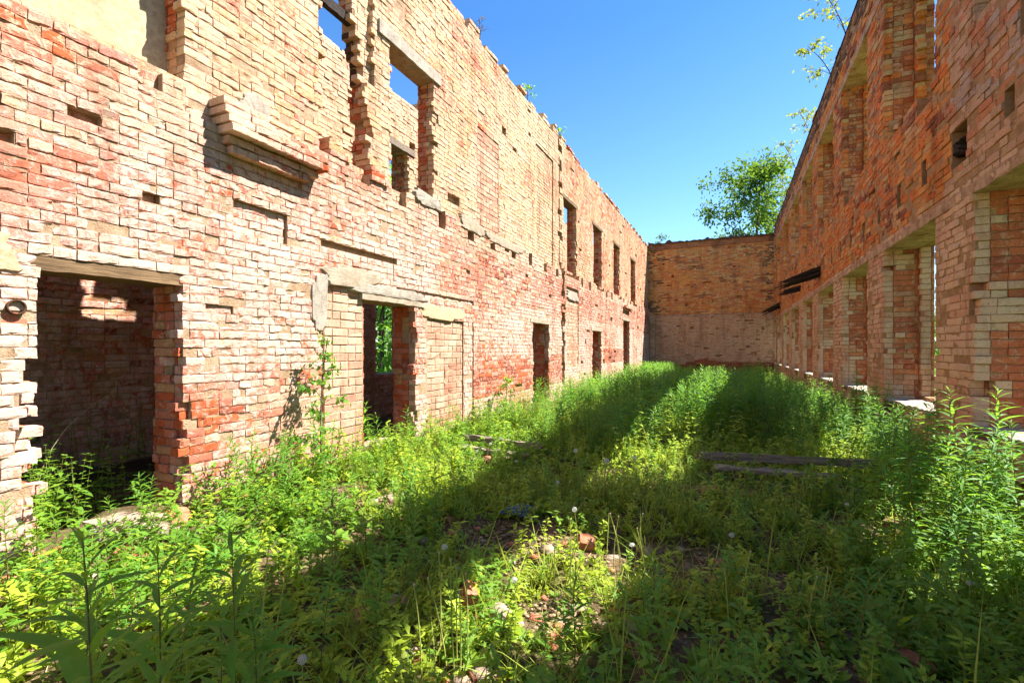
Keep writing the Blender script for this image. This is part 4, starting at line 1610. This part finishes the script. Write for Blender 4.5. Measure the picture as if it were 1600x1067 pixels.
tree('leafy_tree', (1.45, 35.5, 0), 14.1, 3.2, 5, 'tall open-crowned green tree rising behind the end wall', 'tree', 'trees outside the ruin', leaf=0.24, nleaf=9500, base=0.42, nlimb=17, trunk_r=0.2, droop=1.0)
tree('leafy_tree', (4.6, 36.5, 0), 11.6, 2.2, 8, 'smaller yellowish tree at the right corner behind the end wall', 'tree', 'trees outside the ruin', leaf=0.18, nleaf=3000, base=0.4, mat='leaf_s', droop=0.8)
tree('leafy_tree', (-5.6, 46, 0), 12.6, 1.3, 9, 'thin treetop peeping over the left corner of the end wall', 'tree', 'trees outside the ruin', leaf=0.18, nleaf=600, base=0.55)
lab_l = ['broad green tree outside the rear window behind the middle doorway', 'dense green tree beyond the rear wall, left of the broad one',
         'round green tree beyond the rear wall, farther along', 'bushy green tree beyond the rear wall seen low in its upper window']
for i, (x, y, h, r_) in enumerate([(-12.4, 15.0, 8.0, 3.3), (-16.5, 16.2, 9.0, 3.6), (-14.8, 21.5, 8.6, 3.4), (-19, 24.5, 9.2, 4.0)]):
    tree('leafy_tree', (x, y, 0), h, r_, 30 + i, lab_l[i], 'tree', 'trees outside the ruin', leaf=0.26, nleaf=9000 if i == 0 else 4200, mat='leaf' if i == 0 else 'leaf_t', base=0.05, nlimb=22, spread=0.8)
lab_r = ['bush outside the shaded wall, seen through its second window', 'bush outside the shaded wall, seen through its third window', 'bush outside the shaded wall, seen through its first window']
for i, (x, y) in enumerate([(5.2, 14.5), (5.6, 19.5), (5.2, 9.0)]):
    tree('leafy_bush', (x, y, 0), 2.6, 1.3, 50 + i, lab_r[i], 'bush', 'bushes outside the shaded wall', leaf=0.12, nleaf=1600, base=0.1, trunk_r=0.04)
sap = [(2.35, 10.6, 1.5, (-0.25, -.1), 'nearest thin sapling on top of the shaded wall, arching out'), (2.3, 12.3, 1.6, (-0.38, -0.2), 'yellow-leaved sapling leaning far out from the shaded wall top'),
       (2.3, 13.8, 1.2, (-0.45, -0.1), 'low sapling hanging from the shaded wall top below the yellow one'), (2.35, 17.5, 1.3, (-0.3, 0), 'sparse sapling midway along the shaded wall top'),
       (2.35, 21.0, 1.7, (-0.35, 0), 'leafy sapling on the shaded wall top just before the big tree'), (2.35, 24.5, 1.5, (-0.2, 0), 'farthest sapling on the shaded wall top')]
for i, (x, y, h, ln_, lb) in enumerate(sap):
    tree('sapling', (x, y, 7.72), h, 0.5, 70 + i, lb, 'sapling', 'saplings on the wall tops', leaf=0.10, nleaf=230, mat='leaf_s', trunk_r=0.012, base=0.3, lean=ln_, nlimb=7)
for i, (y, h, lb) in enumerate([(10.6, 0.36, 'small green tuft growing on the sunlit wall top'), (12.95, 0.3, 'tiny tuft on the sunlit wall top past the vertical seam'), (8.2, 0.45, 'wispy dry weed on the nearest part of the sunlit wall top')]):
    tree('wall_weed', (LX - 0.2, y, 7.25 + 0.15), h, 0.2, 80 + i, lb, 'weed', 'weeds on the sunlit wall top', leaf=0.07, nleaf=90 if i < 2 else 12, mat='leaf' if i < 2 else 'dry', trunk_r=0.006, base=0.1, nlimb=6)
# climbing shrub against the sunlit wall, with its shadow
tree('climbing_shrub', (LX + 0.34, 3.72, 0.0), 1.62, 0.24, 91, 'slender leafy shrub casting its shadow on the sunlit wall', 'shrub', leaf=0.062, nleaf=420, mat='leaf', trunk_r=0.008, base=0.12, nlimb=15, lean=(-0.05, 0.06))
tree('climbing_shrub', (LX + 0.28, 8.35, 0.0), 0.95, 0.24, 93, 'bushy weed against the dark red brickwork of the sunlit wall', 'shrub', leaf=0.06, nleaf=300, mat='leaf_d', trunk_r=0.008, base=0.1, nlimb=12)

# ================================================================== LOOSE THINGS
def lump(name, loc, size, seed, mat, label, cat, group=None, rot=(0, 0, 0), brick=False, j=0.18):
    """a broken stone or brick: a rounded block with chipped corners"""
    import bmesh
    rs = random.Random(seed)
    bm = bmesh.new()
    bmesh.ops.create_cube(bm, size=1.0)
    bmesh.ops.subdivide_edges(bm, edges=bm.edges[:], cuts=3, use_grid_fill=True)
    for vt in bm.verts:
        c = vt.co
        if brick:
            k = 1 - 0.05 * (abs(c.x) > .49) * (abs(c.z) > .49)
            vt.co = Vector((c.x * k, c.y * k, c.z * k)) + Vector((rs.gauss(0, .02), rs.gauss(0, .02), rs.gauss(0, .02)))
            if c.x > 0.3 and c.z > 0.2 and seed % 2:
                vt.co.x -= 0.18 * rs.random()
        else:
            r_ = c.normalized() * 0.62
            vt.co = c.lerp(r_, 0.55) + Vector((rs.gauss(0, j * .3), rs.gauss(0, j * .3), rs.gauss(0, j * .3)))
    for vt in bm.verts:
        vt.co = Vector((vt.co.x * size[0], vt.co.y * size[1], vt.co.z * size[2]))
    me = bpy.data.meshes.new(name)
    bm.to_mesh(me)
    bm.free()
    me.materials.append(M[mat])
    o = link(name, me)
    o.location = loc
    o.rotation_euler = rot
    return tag(o, label, cat, group)


def on_ground(u, v, zz=0.0):
    x, y, _ = ground_at(u, v)
    return (x, y, gz(x, y) + zz)


GR = 'rubble lying on the ruin floor'
lump('broken_brick', on_ground(625, 938, .03), (.17, .11, .06), 1, 'stone', 'flat pale broken brick lying in the shaded foreground', 'brick', GR, (0.1, 0.05, 0.3), True)
lump('broken_brick', on_ground(730, 965, .07), (.08, .12, .21), 3, 'redstone', 'red brick standing on end behind the bare stalks', 'brick', GR, (0.15, 0.3, 0.7), True)
lump('rubble_stone', on_ground(778, 975, .04), (.12, .1, .1), 4, 'stone', 'pale rounded stone right of the standing red brick', 'stone', GR)
lump('rubble_stone', on_ground(647, 1026, .02), (.06, .05, .04), 5, 'stone', 'small pale stone at the bottom edge', 'stone', GR)
lump('broken_brick', on_ground(563, 965, .03), (.11, .1, .07), 7, 'redstone', 'small red brick chunk left of the flat pale one', 'brick', GR, (.3, .2, 1), True)
lump('broken_brick', on_ground(918, 860, .04), (.12, .11, .09), 9, 'redstone', 'round red brick lump on the bare earth', 'brick', GR, (.3, .1, .4), True)
lump('broken_brick', on_ground(1113, 776, .03), (.18, .12, .07), 11, 'redstone', 'red brick before the left end of the shaded plank', 'brick', GR, (0.1, 0, .5), True)
lump('broken_brick', on_ground(1160, 776, .03), (.15, .12, .07), 13, 'redstone', 'red brick just right of the plank-end brick', 'brick', GR, (0.2, .1, 1.2), True)
lump('rubble_stone', on_ground(200, 858, .06), (.50, .30, .17), 14, 'stone', 'big pale broken slab across the near doorway threshold', 'stone', GR, (0, 0, .2))
lump('rubble_stone', on_ground(205, 880, .03), (.34, .17, .09), 15, 'redstone', 'pinkish flat slab before the near doorway', 'stone', GR, (0, .05, -.4))
lump('rubble_stone', on_ground(270, 838, .04), (.2, .2, .14), 16, 'redstone', 'red brick rubble at the right foot of the near doorway', 'stone', GR)
lump('rubble_stone', on_ground(607, 780, .03), (.09, .08, .06), 17, 'stone', 'white lump of debris in the sunny litter', 'stone', GR)
lump('rubble_stone', on_ground(600, 712, .03), (.5, .2, .12), 18, 'stone', 'long pale threshold stone of the middle doorway', 'stone', GR, (0, 0, 1.2))
lump('rubble_stone', on_ground(1405, 1040, .02), (.22, .09, .05), 19, 'redstone', 'pink brick sliver in the lower right shade', 'stone', GR, (0, .1, -.5))
lump('rubble_stone', on_ground(990, 1000, .0), (.1, .08, .05), 20, 'stone', 'pale pebble in the near sun patch', 'stone', GR)

# crumbs and dry litter
LV, LF = leaf_geo(0.05, 0.02, 2, 0, 0.1, False)
pl = []
T = [(LV, LF, np.zeros(len(LF), int))]
cb = np.array([(-1, -1, -1), (1, -1, -1), (1, 1, -1), (-1, 1, -1), (-1, -1, 1), (1, -1, 1), (1, 1, 1), (-1, 1, 1)]) * 0.012
cb = cb * np.array((1.3, .9, .7)) + np.random.RandomState(3).randn(8, 3) * 0.003
T.append((cb, np.array(BOXF), np.zeros(6, int)))
T.append((np.array([(-.12, -.002, 0), (.12, -.002, 0.01), (.12, .002, 0.012), (-.12, .002, 0.004)]), np.array([(0, 1, 2, 3)]), np.zeros(1, int)))
for _ in range(5200):
    if prs.random() < 0.5:
        b = prs.choice(BARE)
        x, y = b[0] + prs.gauss(0, b[2] * .6), b[1] + prs.gauss(0, b[3] * .6)
    else:
        x, y = prs.uniform(-4.1, 2), prs.uniform(1, 9)
    pl.append((prs.choice((0, 1, 1, 1, 2)), x, y, gz(x, y) + prs.uniform(0.004, 0.015), prs.uniform(0, 6.28), prs.uniform(0.3, 1.0), prs.uniform(-.5, .5)))
tag(merge('debris', T, pl, [M['litter']]), 'dry leaf litter and mortar crumbs on bare earth', 'litter', kind='stuff')


def splinters(name, p0, p1, w, h, label, cat, group, seed, n=9):
    """a rotten, burnt joist end: a core that breaks up into splinters"""
    rs = random.Random(seed)
    p0, p1 = Vector(p0), Vector(p1)
    d = p1 - p0
    Ln = d.length
    A = Acc()
    for q in range(n):
        cy, cz = rs.uniform(-w / 2, w / 2) * .8, rs.uniform(-h / 2, h / 2) * .8
        e = Ln * (rs.uniform(0.55, 1.0) if q else 0.7)
        ww, hw = (w * rs.uniform(.16, .3), h * rs.uniform(.10, .2)) if q else (w * .42, h * .42)
        V, m = [], 7
        for i in range(m + 1):
            t = i / m
            k = (1 - 0.85 * max(0, (t - 0.5) / 0.5) ** 1.4) if q else 1 - .3 * t
            for sy, sz in ((-1, -1), (1, -1), (1, 1), (-1, 1)):
                V.append((e * t, cy + sy * ww * k + rs.uniform(-.008, .008), cz + sz * hw * k + rs.uniform(-.008, .008)))
        F = [(i * 4 + s_, i * 4 + (s_ + 1) % 4, i * 4 + 4 + (s_ + 1) % 4, i * 4 + 4 + s_) for i in range(m) for s_ in range(4)]
        F += [(3, 2, 1, 0), tuple(m * 4 + s_ for s_ in range(4))]
        A.add(V, F)
    o = A.build(name, M['char'])
    o.location = p0
    o.rotation_euler = d.to_track_quat('X', 'Z').to_euler()
    return tag(o, label, cat, group)


pl = []
def chunk(seed, sx, sy, sz):
    r_ = np.random.RandomState(seed)
    c = np.array([(-1, -1, -1), (1, -1, -1), (1, 1, -1), (-1, 1, -1), (-1, -1, 1), (1, -1, 1), (1, 1, 1), (-1, 1, 1)], float)
    return c * np.array((sx, sy, sz)) * (1 + r_.randn(8, 3) * 0.16), np.array(BOXF), np.full(6, seed % 2)


T = [chunk(i, *s) for i, s in enumerate(((.05, .04, .03), (.035, .03, .02), (.09, .055, .03), (.06, .055, .032), (.03, .022, .02), (.045, .02, .018)))]
for _ in range(1500):
    q = prs.random()
    if q < 0.42:
        x, y = LX + 0.05 + abs(prs.gauss(0, 0.22)), prs.uniform(1.0, 20)
    elif q < 0.75:
        x, y = RX - 0.05 - abs(prs.gauss(0, 0.2)), prs.uniform(2.5, 20)
    else:
        b = prs.choice(BARE)
        x, y = b[0] + prs.gauss(0, b[2] * .7), b[1] + prs.gauss(0, b[3] * .7)
        if prs.random() < 0.5:
            continue
    pl.append((prs.randrange(6), x, y, gz(x, y) + 0.004, prs.uniform(0, 6.28), prs.uniform(0.35, 0.9), prs.uniform(-.5, .5)))
tag(merge('rubble', T, pl, [M['stone'], M['redstone']]), 'crumbled brick and mortar bits along the wall feet', 'rubble', kind='stuff')


def timber(name, p0, p1, w, h, mat, label, cat, group=None, seed=0, rough=0.012, n=12, ragged=0.05):
    """weathered board or joist from p0 to p1 with a split, uneven outline"""
    rs = random.Random(seed)
    p0, p1 = Vector(p0), Vector(p1)
    d = (p1 - p0)
    Ln = d.length
    o_m = Acc()
    rings = []
    for i in range(n + 1):
        t = i / n
        rings.append([(Ln * t + (rs.uniform(-ragged, ragged) if i in (0, n) else 0), sy * w / 2 + rs.uniform(-rough, rough), sz * h / 2 + rs.uniform(-rough, rough)) for sy, sz in ((-1, -1), (0, -1.05), (1, -1), (1, 0), (1, 1), (0, 1.05), (-1, 1), (-1, 0))])
    V = [p for r_ in rings for p in r_]
    F = []
    for i in range(n):
        for q in range(8):
            F.append((i * 8 + q, i * 8 + (q + 1) % 8, (i + 1) * 8 + (q + 1) % 8, (i + 1) * 8 + q))
    F.append(tuple(range(7, -1, -1)))
    F.append(tuple(n * 8 + q for q in range(8)))
    o_m.add(V, F)
    o = o_m.build(name, M[mat])
    o.location = p0
    o.rotation_euler = d.to_track_quat('X', 'Z').to_euler()
    return tag(o, label, cat, group)


GP = 'old floor timbers lying in the weeds'
timber('plank', (-0.35, 6.12, .19), (1.5, 6.3, .22), .05, .08, 'wood', 'long grey plank lying across the floor by the shaded wall', 'plank', GP, 1)
timber('plank', (-0.15, 5.82, .13), (1.05, 5.93, .13), .13, .04, 'wood', 'flat weathered plank just in front of the long grey one', 'plank', GP, 2)
timber('plank', (-3.45, 5.95, .20), (-2.25, 5.86, .18), .05, .07, 'wood', 'thin grey board in sun below the block infill', 'plank', GP, 3)
timber('plank', (-3.3, 5.55, .15), (-2.2, 5.50, .13), .12, .04, 'wood', 'pale flat board in sun in front of the thin one', 'plank', GP, 4)
timber('log', (1.12, 4.55, .08), (1.55, 5.2, .10), .10, .09, 'oldwood', 'short brown log end in shade by the shaded wall', 'log', GP, 5, .008)
timber('plank', (-5.15, 0.9, .33), (-5.15, 4.0, .36), .10, .10, 'char', 'dark beam crossing the floor behind the near doorway', 'beam', GP, 6)
GJ = 'charred joist ends in the shaded wall'
splinters('charred_joist', (2.3, 14.45, 3.50), (1.05, 14.6, 3.10), .30, .22, 'longest charred joist end sagging out of the shaded wall', 'joist', GJ, 11, 12)
splinters('charred_joist', (2.3, 18.2, 3.50), (1.40, 18.3, 3.26), .24, .18, 'middle charred joist end under the longest one', 'joist', GJ, 12, 9)
splinters('charred_joist', (2.3, 25.0, 3.55), (1.30, 25.1, 3.06), .30, .24, 'farthest charred joist end near the end wall corner', 'joist', GJ, 13, 9)
splinters('charred_joist', (2.39, 6.27, 3.50), (2.02, 6.25, 3.44), .26, .24, 'rotten stump of a joist in its hole in the shaded wall', 'joist', GJ, 14, 16)

# dry stems arching by the walls
def dry_stem(p0, h, dirx, diry, label, seed):
    g = Geo()
    pts = [(dirx * t ** 2, diry * t ** 2, h * (t - 0.25 * t * t * t)) for t in np.linspace(0, 1, 9)]
    g.tube(pts, [0.0035 * (1 - .7 * t) for t in np.linspace(0, 1, 9)], 5)
    V, F, mi = g.arr()
    o = link('dry_stem', np_mesh('dry_stem', V, F, [M['dry']], smooth=True))
    o.location = p0
    tag(o, label, 'stem', 'dry stems')


dry_stem((LX + .15, 11.0, 0), 1.1, .1, -.5, 'grey dry stem bending in the doorway below the orange panel', 1)
dry_stem((LX + .15, 11.2, 0), 0.95, .15, -.25, 'shorter grey dry stem in the doorway below the orange panel', 2)
dry_stem((1.75, 11.0, 0), 1.0, .15, .9, 'pale dry stem arching under the windows of the shaded wall', 3)
dry_stem((-5.0, 1.9, .2), 1.25, .1, .7, 'thin dry stem leaning in the near doorway', 4)

# blue rag
A = Acc()
rs = random.Random(4)
gx, gy = 10, 8
V = []
for i in range(gx):
    for k in range(gy):
        x, y = (i / (gx - 1) - .5) * .34, (k / (gy - 1) - .5) * .22
        V.append((x + rs.uniform(-.012, .012), y + rs.uniform(-.012, .012), 0.035 + .05 * math.exp(-((x / .12) ** 2 + (y / .08) ** 2)) + rs.uniform(-.02, .02)))
A.add(V, [(i * gy + k, (i + 1) * gy + k, (i + 1) * gy + k + 1, i * gy + k + 1) for i in range(gx - 1) for k in range(gy - 1)])
o = A.build('rag', M['rag'], None, True)
o.modifiers.new('thick', 'SOLIDIFY').thickness = 0.004
o.location = on_ground(818, 808)
tag(o, 'crumpled blue rag lying at the edge of the shade', 'rag')

# rusty pipe end in the near door jamb
g = Geo()
th = np.linspace(0, 2 * math.pi, 17)[:-1]
prof = [(0.050, -.12), (0.050, .02), (0.040, .02), (0.038, -.03), (0.0005, -.035)]
V = np.array([(x, r_ * math.cos(a), r_ * math.sin(a)) for r_, x in prof for a in th])
F = np.array([(i * 16 + k, i * 16 + (k + 1) % 16, (i + 1) * 16 + (k + 1) % 16, (i + 1) * 16 + k) for i in range(4) for k in range(16)])
o = link('pipe_stub', np_mesh('pipe_stub', V, F, [M['rust']], smooth=True))
o.location = (LX, 1.50, 1.72)
tag(o, 'short rusty pipe end sticking from the wall left of the near doorway', 'pipe')
